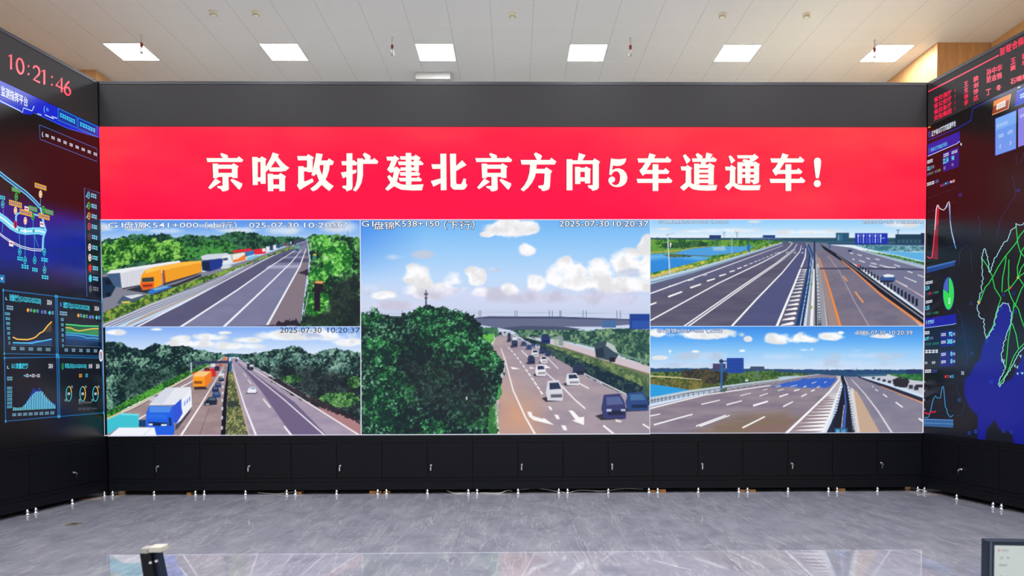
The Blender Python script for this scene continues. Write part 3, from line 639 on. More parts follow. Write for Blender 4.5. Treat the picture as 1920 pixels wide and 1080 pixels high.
    p.fill([(1056, 494), (1140, 492), (1130, 502), (1060, 502)], (60, 56, 70)); p.fill([(1068, 490), (1076, 466), (1090, 454), (1124, 454), (1132, 480), (1130, 496), (1072, 496)], (234, 236, 246)); p.fill([(1086, 466), (1094, 458), (1120, 458), (1124, 470)], (130, 150, 180))
    p.fill([(1064, 290), (1100, 285), (1112, 320), (1110, 338), (1068, 334)], (46, 50, 66)); p.r(1085, 296, 1110, 312, (206, 210, 220)); p.r(984, 256, 998, 278, (52, 66, 96))
    p.fill([(555, 580), (672, 468), (678, 592), (600, 690), (568, 722)], (238, 240, 248)); p.fill([(540, 578), (602, 530), (604, 600), (612, 640), (566, 716), (548, 700)], (48, 84, 214)); p.fill([(372, 582), (490, 460), (668, 454), (672, 470), (556, 580)], (228, 230, 240)); p.fill([(380, 570), (490, 462), (560, 458), (470, 575)], (200, 206, 226), a=.6)
    for x, y in [(622, 560), (640, 544), (656, 528)]: p.fill([(x, y), (x+9, y-9), (x+9, y+20), (x, y+30)], (120, 150, 226))
    p.fill([(560, 722), (600, 690), (676, 596), (660, 640), (580, 745), (560, 760)], (70, 70, 90))
    p.fill([(374, 586), (540, 590), (550, 700), (556, 760), (545, 798), (420, 798), (415, 742), (352, 736), (354, 642)], (32, 96, 226)); p.fill([(376, 588), (534, 590), (520, 634), (376, 634)], (76, 138, 230)); p.fill([(370, 700), (504, 706), (506, 730), (372, 728)], (16, 34, 84)); p.fill([(356, 642), (500, 650), (500, 680), (356, 672)], (40, 110, 230)); p.fill([(512, 672), (530, 668), (536, 726), (516, 730)], (24, 48, 110)); p.r(372, 712, 400, 726, (226, 236, 250)); p.r(460, 716, 500, 728, (226, 236, 250)); p.fill([(286, 690), (350, 684), (352, 736), (290, 734)], (24, 60, 110))
    p.fill([(56, 695), (180, 640), (304, 645), (302, 742), (150, 746), (56, 806)], (74, 200, 216)); p.fill([(180, 640), (304, 645), (300, 655), (176, 652)], (110, 226, 236)); p.fill([(56, 700), (176, 652), (296, 660), (290, 742), (150, 746), (56, 806)], (52, 186, 206), a=.5)
    p.fill([(88, 804), (162, 741), (412, 740), (428, 804)], (240, 243, 250)); p.path([(330, 800), (390, 742)], 4, 3, (190, 196, 214))
    return p.build('camera_picture', wall, OFF, 'road picture with a blue truck and a cyan truck')

def feed_c():
    p = Paint(XA+.002, XB, Z_BASE+.002, Z_RED, STEP, 670, 405, 2.602)
    p.grad([(15, (110, 180, 244)), (150, (150, 202, 248)), (300, (190, 218, 250)), (430, (206, 214, 240)), (500, (200, 212, 236))])
    k = np.clip(1-p.U/330, 0, 1)*np.clip(1-(p.V-15)/330, 0, 1); p.img = p.img*(1-.8*k[:, None])+np.array((50, 124, 232))/255.*.8*k[:, None]
    p.cloud([(180, 200, 50, 20), (320, 190, 60, 26), (60, 360, 70, 36), (120, 400, 60, 20), (660, 262, 40, 14)], (216, 226, 246), 5, 60, .9)
    p.cloud([(740, 60, 120, 62), (830, 165, 48, 40), (830, 60, 60, 50), (640, 90, 40, 20), (285, 290, 75, 56), (320, 330, 50, 40), (470, 318, 60, 44), (575, 302, 58, 58), (740, 362, 72, 36), (870, 338, 72, 58), (1030, 270, 118, 72), (960, 310, 60, 50), (1190, 262, 90, 66), (1310, 235, 110, 76), (1420, 150, 55, 60), (1420, 260, 60, 90), (1100, 335, 130, 50), (1300, 340, 160, 50), (330, 372, 130, 44), (450, 360, 110, 40), (620, 372, 90, 30), (130, 390, 70, 26)], (253, 252, 255), 11, 55, .34)
    p.cloud([(420, 380, 170, 42), (620, 390, 200, 44), (880, 395, 220, 44), (1180, 400, 280, 50), (160, 440, 220, 30)], (222, 220, 242), 15, 80, .9)
    p.cloud([(1335, 280, 75, 28), (1150, 380, 60, 16)], (190, 200, 228), 18, 50, .7)
    p.r(10, 455, 1440, 520, (196, 208, 232), .6)
    # distance, bridge
    p.leaf([(600, 545), (680, 540), (700, 590), (600, 610)], (24, 62, 60), (62, 116, 84), 9, 2, 8, 12)
    p.leaf([(740, 552), (850, 548), (1000, 545), (1100, 560), (1250, 550), (1330, 545), (1440, 555), (1440, 740), (1300, 690), (1150, 640), (1000, 605), (800, 590)], (34, 70, 70), (112, 150, 116), 11, 6, 10, 18, (150, 186, 130), .5, 40)
    for q in range(26): x = 1250+q*6.8; p.path([(x, 570+rnd.random()*16), (x+rnd.random()*6-3, 665+rnd.random()*20)], 3, 3, (44, 84, 70), .8)
    p.fill([(15, 494), (160, 488), (222, 490), (222, 504), (15, 514)], (92, 98, 130)); p.path([(15, 478), (700, 470), (1430, 478)], 1.2, 1.2, (140, 150, 180), .7); p.path([(15, 490), (220, 492)], 4, 4, (60, 66, 100))
    p.fill([(545, 502), (640, 490), (990, 492), (1330, 504), (1440, 508), (1440, 532), (1330, 530), (1200, 540), (900, 540), (690, 546), (600, 532), (552, 512)], (100, 108, 140)); p.fill([(545, 500), (640, 489), (990, 491), (1330, 503), (1440, 507), (1440, 512), (990, 500), (640, 500)], (70, 76, 112)); p.fill([(690, 546), (820, 536), (1010, 540), (1100, 552), (1010, 556), (740, 556)], (70, 82, 110))
    for x in (219, 593, 602, 770, 780, 937, 952, 988, 994, 1102, 1117, 1267, 1283): p.path([(x, 462), (x, 498)], 2.4, 2.4, (78, 86, 118))
    p.path([(335, 362), (335, 455)], 5, 9, (66, 76, 100)); p.r(326, 376, 345, 386, (80, 90, 116)); p.r(328, 396, 343, 404, (80, 90, 116))
    p.r(1194, 510, 1262, 545, (70, 110, 160)); p.r(1328, 478, 1440, 552, (30, 66, 150)); p.r(1340, 512, 1440, 548, (44, 84, 170))
    # opposite carriageway, median, road
    p.fill([(850, 588), (1000, 612), (1150, 655), (1440, 738), (1440, 790), (1200, 705), (1000, 640)], (206, 192, 198)); p.path([(880, 585), (1100, 625), (1440, 718)], 5, 8, (110, 146, 130)); p.path([(1000, 640), (1200, 705), (1440, 776)], 4, 6, (150, 112, 110))
    p.fill([(760, 576), (900, 612), (1060, 660), (1440, 780), (1440, 850), (1200, 760), (900, 640)], (98, 120, 84)); p.leaf([(890, 615), (1060, 664), (1240, 720), (1440, 800), (1440, 850), (1200, 760), (950, 650)], (70, 96, 70), (130, 150, 96), 10, 3, 6, 14)
    p.leaf([(780, 580), (900, 618), (1060, 690), (1250, 768), (1440, 850), (1440, 930), (1300, 870), (1150, 800), (1000, 715), (880, 645)], (22, 44, 62), (66, 96, 84), 12, 9, 8, 16, amt=.32)
    p.mottle([(680, 588), (750, 575), (870, 640), (1000, 712), (1150, 800), (1310, 875), (1440, 935), (1440, 1075), (685, 1075), (690, 900), (724, 720), (640, 655), (660, 610)], (156, 142, 156), (172, 156, 164), 120, 40, 4)
    i, m = p.mask([(690, 840), (860, 900), (900, 1075), (685, 1075)], 160); p.blend(i, m*.85, (214, 160, 128)); i, m = p.mask([(640, 650), (690, 600), (760, 720), (880, 900), (720, 880)], 120); p.blend(i, m*.5, (190, 164, 160))
    p.fill([(1100, 860), (1440, 960), (1440, 1075), (1250, 1075)], (150, 144, 156), 60, a=.6)
    p.fill([(640, 600), (668, 580), (672, 600), (650, 660), (636, 650)], (214, 214, 206)); p.leaf([(605, 580), (668, 574), (668, 604), (640, 640), (610, 630)], (40, 130, 50), (110, 190, 84), 9, 4, 4, 8)
    W_ = (250, 246, 246)
    for pts, w0, w1 in [([(868, 1066), (820, 982), (760, 850), (722, 705), (700, 645)], 9, 3), ([(1002, 835), (1060, 895), (1112, 940)], 6, 6), ([(1200, 1022), (1254, 1066)], 9, 9), ([(920, 765), (1002, 835)], 4, 5), ([(800, 655), (850, 705)], 3, 4), ([(1105, 768), (1200, 815), (1312, 870)], 4, 5), ([(1080, 815), (1130, 842)], 5, 5), ([(690, 1062), (676, 930), (668, 880)], 6, 4), ([(1392, 1015), (1426, 1036)], 7, 7), ([(925, 690), (980, 745)], 3, 4)]: p.path(pts, w0, w1, W_)
    for q in range(12): a = q/12.; x = 735+170*a**1.0; y = 640+235*a**1.15; p.path([(x, y), (x+8+6*a, y+10+8*a)], 3+4*a, 4+4*a, W_)
    for a in [(930, 928, 952, 948), (960, 968, 988, 992), (994, 1020, 1024, 1046)]: p.fill([(a[0], a[1]), (a[2]-8, a[1]+3), (a[2], a[3]), (a[0]+12, a[3]-2)], W_)
    p.fill([(828, 954), (848, 956), (856, 976), (906, 990), (908, 984), (960, 1020), (900, 1006), (860, 996), (838, 978)], W_); p.fill([(1030, 948), (1052, 950), (1082, 982), (1106, 980), (1106, 1020), (1048, 998), (1064, 994)], W_); p.fill([(745, 738), (762, 738), (792, 746), (760, 748)], W_); p.fill([(910, 722), (944, 742), (918, 742)], W_); p.fill([(842, 735), (868, 745), (842, 745)], W_)
    # vehicles
    def veh(x0, y0, x1, y1, c, glass=(44, 56, 84), sh=.25):
        w, h = x1-x0, y1-y0
        p.fill([(x0-w*sh, y1-h*.12), (x0+w*.2, y1-h*.25), (x1, y1), (x0, y1+h*.05)], (58, 54, 70))
        p.fill([(x0+w*.1, y0+h*.05), (x0+w*.75, y0), (x0+w*.93, y0+h*.3), (x1, y0+h*.6), (x1, y1-h*.06), (x1-w*.06, y1), (x0+w*.1, y1-h*.02), (x0, y0+h*.6)], c)
        p.fill([(x0+w*.2, y0+h*.14), (x0+w*.74, y0+h*.12), (x0+w*.9, y0+h*.42), (x0+w*.22, y0+h*.46)], glass)
        p.fill([(x0+w*.26, y0+h*.68), (x0+w*.94, y0+h*.66), (x0+w*.94, y0+h*.84), (x0+w*.28, y0+h*.86)], tuple(int(v*.55) for v in c), a=.8)
    veh(896, 574, 941, 622, (36, 56, 116)); p.fill([(962, 590), (992, 583), (1004, 592), (1004, 634), (962, 630)], (136, 152, 150)); p.r(964, 602, 984, 632, (176, 186, 176))
    for a in [(690, 565, 706, 580, (60, 66, 90)), (708, 562, 730, 585, (210, 210, 220)), (732, 568, 750, 614, (60, 70, 100)), (752, 588, 782, 640, (54, 64, 96)), (785, 600, 800, 616, (200, 206, 220)), (798, 612, 826, 634, (66, 80, 120)), (824, 628, 850, 652, (60, 84, 140)), (846, 622, 866, 640, (80, 110, 160)), (868, 625, 892, 646, (206, 210, 224)), (888, 644, 916, 672, (50, 66, 110)), (850, 650, 884, 686, (224, 226, 236)), (916, 654, 942, 684, (48, 64, 112)), (830, 680, 867, 722, (50, 58, 96)), (892, 682, 927, 718, (226, 226, 236)), (1050, 724, 1106, 774, (46, 54, 88)), (868, 724, 920, 780, (232, 230, 238)), (1017, 766, 1084, 826, (226, 226, 236))]: veh(*a)
    p.fill([(756, 590), (780, 590), (780, 606), (756, 606)], (216, 220, 232))
    veh(920, 800, 1003, 902, (214, 214, 226)); p.r(946, 872, 998, 884, (90, 92, 110))
    veh(1190, 866, 1311, 990, (58, 62, 112), (86, 100, 150)); veh(1308, 858, 1420, 950, (46, 74, 130), (70, 112, 160), 0.02); p.r(1216, 942, 1240, 954, (190, 200, 226)); p.r(1286, 942, 1308, 952, (190, 200, 226))
    p.fill([(1155, 622), (1200, 611), (1254, 632), (1273, 680), (1252, 712), (1164, 690)], (58, 78, 92)); p.fill([(1218, 612), (1254, 632), (1273, 672), (1252, 662), (1212, 632)], (184, 196, 194)); p.fill([(1160, 650), (1200, 640), (1206, 690), (1166, 686)], (36, 54, 70)); p.r(1230, 690, 1258, 712, (30, 34, 50))
    p.fill([(1258, 990), (1290, 1000), (1285, 1008), (1262, 1004)], (230, 220, 210))
    # the big tree
    p.leaf([(10, 500), (70, 468), (130, 482), (200, 492), (270, 462), (350, 442), (400, 444), (460, 458), (520, 462), (560, 484), (600, 532), (630, 602), (670, 662), (722, 712), (704, 800), (694, 900), (664, 930), (682, 1075), (10, 1075)], (20, 36, 44), (36, 92, 60), 12, 23, 20, 30, (120, 176, 150), .22, 120)
    for k, (x, y, rx, ry) in enumerate([(160, 780, 90, 45), (250, 860, 70, 60), (420, 580, 130, 60), (520, 640, 110, 60), (110, 660, 100, 70), (90, 900, 80, 60), (400, 760, 60, 70), (580, 980, 80, 60), (370, 1030, 70, 30), (620, 700, 80, 50), (330, 490, 90, 40), (490, 500, 60, 40), (60, 500, 60, 40), (140, 980, 60, 60)]):
        t = np.arange(12)*2*math.pi/12; p.leaf(np.stack([x+rx*np.cos(t), y+ry*np.sin(t)], 1), (20, 46, 46), (44, 132, 68), 11, 50+k, 40, 26, (140, 192, 160), .34, 45)
    i, m = p.mask([(200, 680), (480, 700), (640, 800), (640, 1000), (420, 980), (260, 900)], 90, 60, 60, 12); p.blend(i, m*.62, (32, 34, 46))
    p.fill([(531, 880), (537, 884), (536, 898), (530, 895)], (230, 232, 240)); p.fill([(640, 930), (682, 920), (684, 1062), (640, 1075)], (70, 150, 70), rag=20, rs=16, a=.6); p.fill([(692, 820), (704, 850), (692, 900), (680, 890)], (70, 160, 80), rag=12, rs=12)
    return p.build('camera_picture', wall, OFF, 'tall road picture with a big dark tree and a bridge')

def feed_d():
    p = Paint(XB+.002, XR-.012, ZH_R, Z_RED, STEP, 1210, 405, 3.6226)
    p.grad([(20, (142, 202, 250)), (70, (170, 216, 250)), (145, (226, 238, 250))])
    p.cloud([(560, 100, 260, 22), (330, 105, 90, 12), (740, 40, 50, 10), (1750, 60, 160, 30), (120, 90, 60, 10), (1100, 110, 300, 20)], (246, 248, 253), 4, 70, .8)
    p.r(20, 148, 1910, 190, (54, 96, 110)); p.fill([(20, 148), (400, 150), (930, 152), (1300, 154), (1910, 160), (1910, 175), (20, 165)], (40, 76, 104), rag=6, rs=20)
    p.leaf([(20, 158), (930, 165), (940, 185), (700, 255), (20, 440)], (36, 96, 44), (104, 158, 66), 14, 3, 4, 20, amt=.5)
    p.leaf([(110, 185), (250, 178), (380, 165), (430, 195), (430, 212), (120, 220)], (24, 66, 44), (60, 112, 64), 10, 6, 8, 16)
    p.fill([(20, 262), (260, 252), (440, 284), (330, 318), (20, 392)], (46, 138, 218)); p.fill([(20, 262), (260, 252), (440, 284), (380, 300), (200, 280), (20, 300)], (104, 178, 232), 30); p.fill([(250, 228), (450, 208), (740, 206), (650, 244), (430, 272), (200, 268)], (78, 158, 222)); p.fill([(450, 212), (540, 205), (550, 232), (470, 236)], (150, 196, 220), 12, 8)
    p.path([(20, 250), (140, 240), (250, 232), (330, 215), (440, 205)], 9, 4, (186, 170, 72)); p.path([(150, 258), (280, 268), (440, 272)], 7, 4, (88, 92, 70)); p.leaf([(120, 262), (260, 262), (320, 275), (170, 282)], (40, 70, 50), (90, 110, 70), 9, 3, 6, 12)
    p.leaf([(20, 402), (300, 326), (600, 258), (930, 172), (945, 182), (600, 288), (300, 368), (20, 440)], (70, 128, 44), (196, 196, 76), 10, 9, 6, 14, (226, 206, 110), .55, 26); p.path([(36, 414), (170, 380), (330, 335)], 16, 6, (222, 196, 116))
    p.mottle([(20, 440), (500, 325), (800, 232), (930, 180), (1090, 178), (1135, 230), (1095, 480), (1025, 760), (20, 760)], (84, 82, 106), (100, 96, 118), 260, 30, 2)
    p.fill([(1020, 200), (1080, 185), (1110, 230), (1085, 320), (960, 600), (880, 760), (590, 760), (900, 420), (1050, 240)], (76, 82, 130), 30, a=.75); p.fill([(20, 440), (500, 325), (930, 185), (1080, 180), (1040, 240), (700, 350), (20, 560)], (96, 100, 136), 60, a=.6)
    for q in range(5): p.path([(40+q*140, 560+q*35), (700+q*40, 480+q*40)], 3, 2, (120, 116, 132), .25)
    p.path([(20, 448), (330, 368), (600, 288), (930, 184)], 36, 8, (186, 206, 222)); p.path([(20, 455), (330, 376), (600, 292), (930, 186)], 6, 2, (70, 120, 170)); p.path([(20, 470), (330, 388), (600, 300)], 4, 2, (110, 130, 160))
    Wh = (248, 248, 252)
    for pts, w0, w1 in [([(30, 528), (400, 395), (700, 285), (935, 200)], 8, 2), ([(30, 712), (500, 455), (800, 312), (960, 228), (1000, 185)], 9, 3), ([(252, 756), (650, 480), (900, 312), (1010, 225), (1030, 190)], 9, 3), ([(282, 756), (668, 482), (906, 318), (1018, 230)], 9, 2), ([(580, 756), (760, 560), (930, 385), (1050, 240), (1060, 200)], 13, 3), ([(890, 756), (1010, 470), (1085, 280), (1090, 220)], 17, 4), ([(975, 175), (1000, 185), (985, 200)], 4, 4)]: p.path(pts, w0, w1, Wh)
    for a in [(155, 549, 250, 514, 12), (305, 488, 378, 463, 11), (418, 442, 473, 426, 10), (502, 408, 548, 394, 9), (572, 380, 607, 370, 8), (625, 358, 655, 349, 7), (668, 341, 694, 333, 6), (708, 326, 730, 319, 5), (740, 313, 760, 306, 5), (768, 302, 785, 296, 4), (795, 291, 810, 286, 4), (822, 280, 838, 275, 4), (850, 268, 866, 262, 4), (880, 256, 895, 250, 4), (900, 252, 918, 246, 4), (955, 250, 968, 246, 5), (1010, 252, 1022, 248, 5), (30, 604, 75, 588, 11), (160, 478, 210, 466, 6), (290, 440, 330, 430, 5), (395, 405, 420, 398, 4), (1062, 252, 1072, 248, 5), (1066, 222, 1076, 220, 4)]: p.path([(a[0], a[1]), (a[2], a[3])], a[4], a[4]*.8, Wh)
    for q in range(18):
        f = q/18.; g = (1-f)**1.75; y = 362+375*g; xl = 1052-128*g**1.0; xr = 1096-90*g; h = 4+20*g; p.fill([(xl, y), (xr-6*g, y-h*.8), (xr+8*g, y-h*.3), (xr-4*g, y+h*.1), (xl-6*g, y+h*.35)], Wh)
    p.fill([(1085, 178), (1250, 186), (1260, 300), (1130, 300)], (112, 116, 142))
    p.fill([(1018, 760), (1090, 420), (1112, 270), (1095, 200), (1110, 190), (1140, 260), (1125, 430), (1070, 760)], (24, 62, 118)); p.path([(1050, 756), (1108, 430), (1128, 270), (1095, 190)], 6, 2, (206, 220, 236)); p.path([(1078, 756), (1122, 440), (1136, 280)], 8, 3, (190, 206, 222))
    for q in range(16): f = (q/16.)**1.6; y = 745-380*f; x = 1068+44*f; p.r(x-10+6*f, y-8+5*f, x+6-3*f, y, (20, 44, 92))
    p.fill([(1090, 756), (1130, 400), (1145, 260), (1165, 240), (1215, 500), (1250, 756)], (150, 150, 160)); p.path([(1128, 756), (1140, 500), (1146, 360)], 22, 9, (236, 238, 240)); p.path([(1160, 756), (1158, 500), (1152, 300)], 12, 6, (36, 40, 60)); p.path([(1186, 756), (1172, 480), (1160, 330)], 14, 5, (196, 206, 216))
    for q in range(20): f = (q/20.)**1.5; y = 745-380*f; x = 1188-22*f; p.r(x-14+9*f, y-7+4*f, x+8-5*f, y, (50, 60, 90))
    p.fill([(1195, 380), (1160, 330), (1180, 320), (1290, 560), (1300, 756), (1230, 756)], (204, 206, 206), a=.8); p.r(1122, 455, 1134, 470, (90, 150, 60)); p.r(1122, 610, 1134, 630, (140, 170, 70))
    p.mottle([(1158, 240), (1245, 225), (1420, 358), (1880, 756), (1240, 756), (1192, 380)], (112, 106, 128), (126, 118, 134), 120, 50, 7); p.fill([(1165, 270), (1185, 290), (1320, 756), (1250, 756), (1192, 400)], (166, 140, 134), a=.8)
    p.path([(1326, 752), (1252, 500), (1212, 370), (1180, 285)], 15, 4, (250, 140, 56)); p.path([(1522, 752), (1420, 580), (1320, 380), (1240, 270)], 6, 3, (176, 172, 190)); p.path([(1344, 410), (1372, 442)], 7, 8, (240, 160, 90)); p.path([(1424, 514), (1480, 588)], 9, 11, (240, 160, 90))
    p.fill([(1205, 190), (1400, 215), (1910, 365), (1910, 680), (1700, 520), (1480, 360), (1235, 222)], (116, 118, 146)); p.fill([(1500, 235), (1910, 330), (1910, 365), (1450, 232)], (160, 180, 204))
    p.leaf([(1480, 232), (1700, 268), (1910, 318), (1910, 336), (1650, 275)], (40, 104, 60), (110, 170, 90), 9, 3, 4, 10); p.fill([(1555, 236), (1910, 248), (1910, 312), (1700, 264)], (96, 176, 226)); p.leaf([(1400, 196), (1910, 205), (1910, 245), (1560, 236)], (56, 116, 130), (130, 176, 190), 9, 4, 4, 14)
    p.path([(1440, 228), (1650, 285), (1910, 352)], 4, 10, (176, 192, 210))
    for a in [(1520, 335, 1575, 352), (1590, 332, 1660, 352), (1690, 330, 1730, 345), (1760, 415, 1842, 450), (1700, 440, 1780, 480), (1830, 515, 1890, 552), (1450, 300, 1490, 315), (1530, 318, 1570, 328), (1620, 345, 1700, 352), (1560, 290, 1590, 298), (1500, 285, 1525, 292), (1850, 400, 1890, 414), (1780, 375, 1815, 386), (1440, 262, 1470, 270), (1390, 250, 1410, 256), (1405, 290, 1420, 298)]: p.path([(a[0], a[1]), (a[2], a[3])], 5, 7, (226, 226, 236))
    p.path([(1700, 440), (1890, 550)], 4, 5, (214, 180, 180))
    p.fill([(1180, 352), (1500, 350), (1910, 360), (1910, 370), (1500, 362), (1185, 362)], (66, 66, 96)); p.fill([(1040, 352), (1120, 345), (1120, 356), (1045, 358)], (60, 64, 100))
    p.fill([(1185, 190), (1230, 215), (1400, 318), (1600, 468), (1910, 690), (1910, 756), (1860, 730), (1600, 525), (1410, 362), (1215, 228)], (24, 28, 44)); p.path([(1300, 262), (1600, 488), (1905, 712)], 4, 9, (150, 150, 170)); p.path([(1900, 752), (1600, 535), (1412, 368), (1330, 300)], 16, 5, (232, 142, 84))
    for q in range(19): f = q/19.; x = 1440+420*f**1.15; y = 345+270*f**1.15; p.r(x, y-18-20*f, x+8+8*f, y+4+10*f, (22, 30, 52))
    p.fill([(1595, 432), (1612, 402), (1645, 395), (1690, 402), (1697, 432), (1680, 448), (1612, 448)], (52, 84, 146)); p.fill([(1612, 402), (1645, 394), (1690, 402), (1688, 415), (1625, 416)], (232, 236, 242)); p.fill([(1600, 438), (1690, 440), (1680, 450), (1612, 450)], (30, 36, 60)); p.r(1376, 230, 1402, 242, (40, 50, 84)); p.r(1436, 325, 1454, 340, (220, 80, 60))
    p.fill([(1240, 184), (1910, 190), (1910, 202), (1240, 194)], (40, 72, 120)); p.r(1248, 190, 1258, 218, (60, 90, 140))
    p.r(434, 130, 514, 153, (34, 62, 118)); p.r(798, 130, 882, 153, (34, 66, 128)); p.r(836, 150, 841, 192, (90, 120, 160)); p.fill([(710, 150), (800, 146), (930, 152), (930, 156), (710, 158)], (80, 110, 150)); p.r(476, 152, 481, 195, (80, 110, 130))
    p.r(1294, 114, 1383, 176, (36, 84, 116)); p.r(1306, 124, 1340, 168, (50, 106, 140)); p.path([(1312, 165), (1312, 130)], 3, 3, (226, 236, 246)); p.r(1424, 117, 1646, 189, (26, 50, 178))
    for x in (1446, 1482, 1524, 1562, 1598): p.path([(x, 182), (x, 132)], 4, 4, (214, 226, 250)); p.fill([(x-8, 138), (x, 122), (x+8, 138)], (214, 226, 250))
    for x in (1464, 1505, 1543, 1580): [p.r(x-2, 126+q*15, x+2, 133+q*15, (160, 180, 240)) for q in range(4)]
    p.path([(1600, 152), (1626, 150)], 4, 4, (214, 226, 250)); p.r(1698, 124, 1910, 190, (30, 62, 84)); p.r(1870, 116, 1910, 190, (24, 50, 80))
    for q in range(6): p.r(1712+q*28, 160, 1732+q*28, 184, (52, 92, 110))
    for x in (535, 622): p.path([(x, 152), (x, 108)], 4, 2, (120, 140, 170)); p.path([(x-14, 106), (x, 118), (x+14, 106)], 3, 3, (120, 140, 170)); p.path([(x-12, 126), (x+12, 126)], 2, 2, (120, 140, 170))
    p.path([(1148, 172), (1150, 360)], 10, 12, (26, 44, 84)); p.path([(1716, 96), (1716, 124)], 5, 7, (90, 110, 140)); p.r(1705, 94, 1728, 100, (100, 120, 150))
    p.path([(150, 118), (158, 250), (166, 392)], 7, 9, (200, 212, 226)); p.path([(142, 130), (168, 122), (202, 114)], 6, 4, (170, 186, 206)); p.path([(588, 140), (588, 272)], 5, 6, (150, 180, 210)); p.r(690, 190, 712, 242, (40, 110, 170)); p.fill([(168, 182), (178, 186), (172, 214), (168, 214)], (250, 250, 252))
    return p.build('camera_picture', wall, OFF, 'road picture with blue gantry signs and a pond')

def feed_e():
    p = Paint(XB+.002, XR-.012, Z_BASE+.002, ZH_R, STEP, 1210, 605, 3.6226)
    p.grad([(25, (60, 140, 232)), (120, (96, 172, 244)), (200, (150, 204, 248)), (315, (206, 224, 246))])
    p.cloud([(400, 230, 260, 40), (900, 235, 260, 34), (1500, 225, 260, 30), (1250, 280, 420, 40), (300, 290, 260, 24), (1640, 240, 60, 18), (940, 250, 50, 12), (1440, 190, 60, 8)], (206, 224, 250), 12, 90, 1.)
    p.cloud([(380, 82, 270, 42), (90, 72, 80, 34), (700, 112, 30, 22), (960, 108, 190, 48), (1090, 110, 100, 36), (1260, 95, 110, 38), (1330, 70, 30, 16), (1620, 92, 90, 20), (1470, 72, 60, 20), (1090, 186, 62, 18), (100, 240, 60, 16), (340, 196, 30, 10), (660, 192, 26, 10)], (252, 253, 255), 9, 60, .4)
    p.fill([(20, 310), (500, 308), (1100, 320), (1910, 318), (1910, 370), (20, 360)], (40, 78, 116), rag=7, rs=22); p.leaf([(20, 335), (900, 335), (1150, 348), (900, 402), (520, 445), (20, 520)], (40, 62, 44), (104, 128, 64), 13, 3, 4, 22, amt=.5); p.leaf([(250, 325), (420, 315), (560, 345), (540, 400), (420, 430), (240, 365)], (44, 48, 46), (84, 78, 60), 12, 7, 12, 20); p.leaf([(560, 340), (860, 325), (980, 345), (900, 395), (560, 430)], (40, 76, 44), (92, 122, 66), 10, 8, 8, 18)
    p.path([(20, 362), (200, 372), (380, 388)], 9, 5, (216, 200, 150)); p.leaf([(20, 380), (380, 395), (500, 440), (300, 470), (20, 420)], (70, 84, 48), (130, 120, 66), 10, 5, 5, 20); p.fill([(20, 415), (150, 432), (320, 462), (200, 495), (20, 515)], (44, 156, 222)); p.fill([(900, 368), (1040, 360), (1090, 368), (920, 392)], (176, 206, 220), 10, 6)
    p.mottle([(20, 575), (600, 440), (1000, 378), (1180, 350), (1300, 360), (1320, 400), (1160, 570), (950, 760), (20, 760)], (130, 118, 136), (150, 138, 148), 200, 26, 2)
    p.mottle([(300, 760), (620, 620), (980, 600), (960, 700), (700, 760)], (126, 110, 110), (146, 126, 108), 120, 14, 5, 60); p.mottle([(480, 700), (820, 640), (1060, 640), (940, 756), (500, 756)], (138, 106, 106), (126, 116, 92), 150, 10, 6, 50)
    i, m = p.mask([(850, 434), (1060, 384), (1150, 376), (1275, 374), (1296, 390), (1250, 442), (1040, 440)], 8, 10, 20, 3); p.blend(i, m*.9, (40, 92, 200))
    for q in range(4): p.path([(1000+q*60, 378), (860+q*90, 436)], 3, 3, (90, 140, 220), .5)
    p.path([(20, 520), (300, 466), (700, 412), (1000, 374), (1180, 350)], 20, 4, (190, 202, 214)); p.path([(20, 546), (300, 490), (700, 424), (1000, 382)], 16, 3, (166, 176, 190)); p.path([(20, 533), (300, 478), (700, 418)], 5, 2, (70, 84, 110))
    for q in range(26): f = (q/26.)**1.3; x = 30+900*f; y = 530-122*f-30*f*(1-f); p.r(x, y-12+8*f, x+5-2*f, y+18-12*f, (74, 84, 100))
    Wh = (248, 247, 250)
    for a in [(20, 586, 400, 492, 9), (400, 492, 850, 426, 7), (380, 555, 506, 526, 7), (645, 496, 716, 478, 5), (550, 558, 656, 530, 8), (775, 498, 833, 480, 6), (732, 564, 832, 534, 13), (910, 503, 970, 484, 9), (1010, 463, 1046, 453, 8), (936, 570, 1002, 537, 9), (1060, 501, 1096, 484, 9), (1126, 466, 1151, 455, 8), (20, 636, 100, 620, 8), (58, 694, 320, 622, 10), (344, 703, 548, 628, 9), (370, 704, 572, 630, 9), (660, 714, 812, 638, 11), (900, 462, 940, 452, 5), (985, 434, 1030, 424, 4), (1075, 437, 1095, 430, 6), (1165, 440, 1185, 432, 5), (1130, 412, 1160, 402, 4), (800, 458, 830, 450, 4), (1215, 408, 1230, 400, 4), (885, 434, 920, 428, 4)]: p.path([(a[0], a[1]), (a[2], a[3])], a[4], a[4]*.8, Wh)
    p.fill([(1240, 470), (1310, 385), (1300, 360), (1330, 366), (1345, 400), (1320, 480), (1190, 760), (960, 760)], (186, 178, 188)); p.fill([(950, 760), (1180, 540), (1240, 500), (1300, 530), (1190, 760)], (150, 132, 140))
    for q in range(15):
        f = q/15.; g = (1-f)**1.5; y = 474+270*g; xl = 1260-290*g; xr = 1312-108*g; h = 2.5+15*g
        p.fill([(xl-6*g, y+h), (xr-10*g, y-h*.2), (xr+4*g, y+h*.3), (xr-10*g, y+h*1.1)], Wh)
    p.path([(948, 760), (1100, 615), (1250, 470), (1318, 385), (1300, 360)], 17, 4, Wh); p.path([(1200, 756), (1260, 620), (1325, 440), (1340, 385), (1318, 362)], 22, 6, (236, 238, 242))
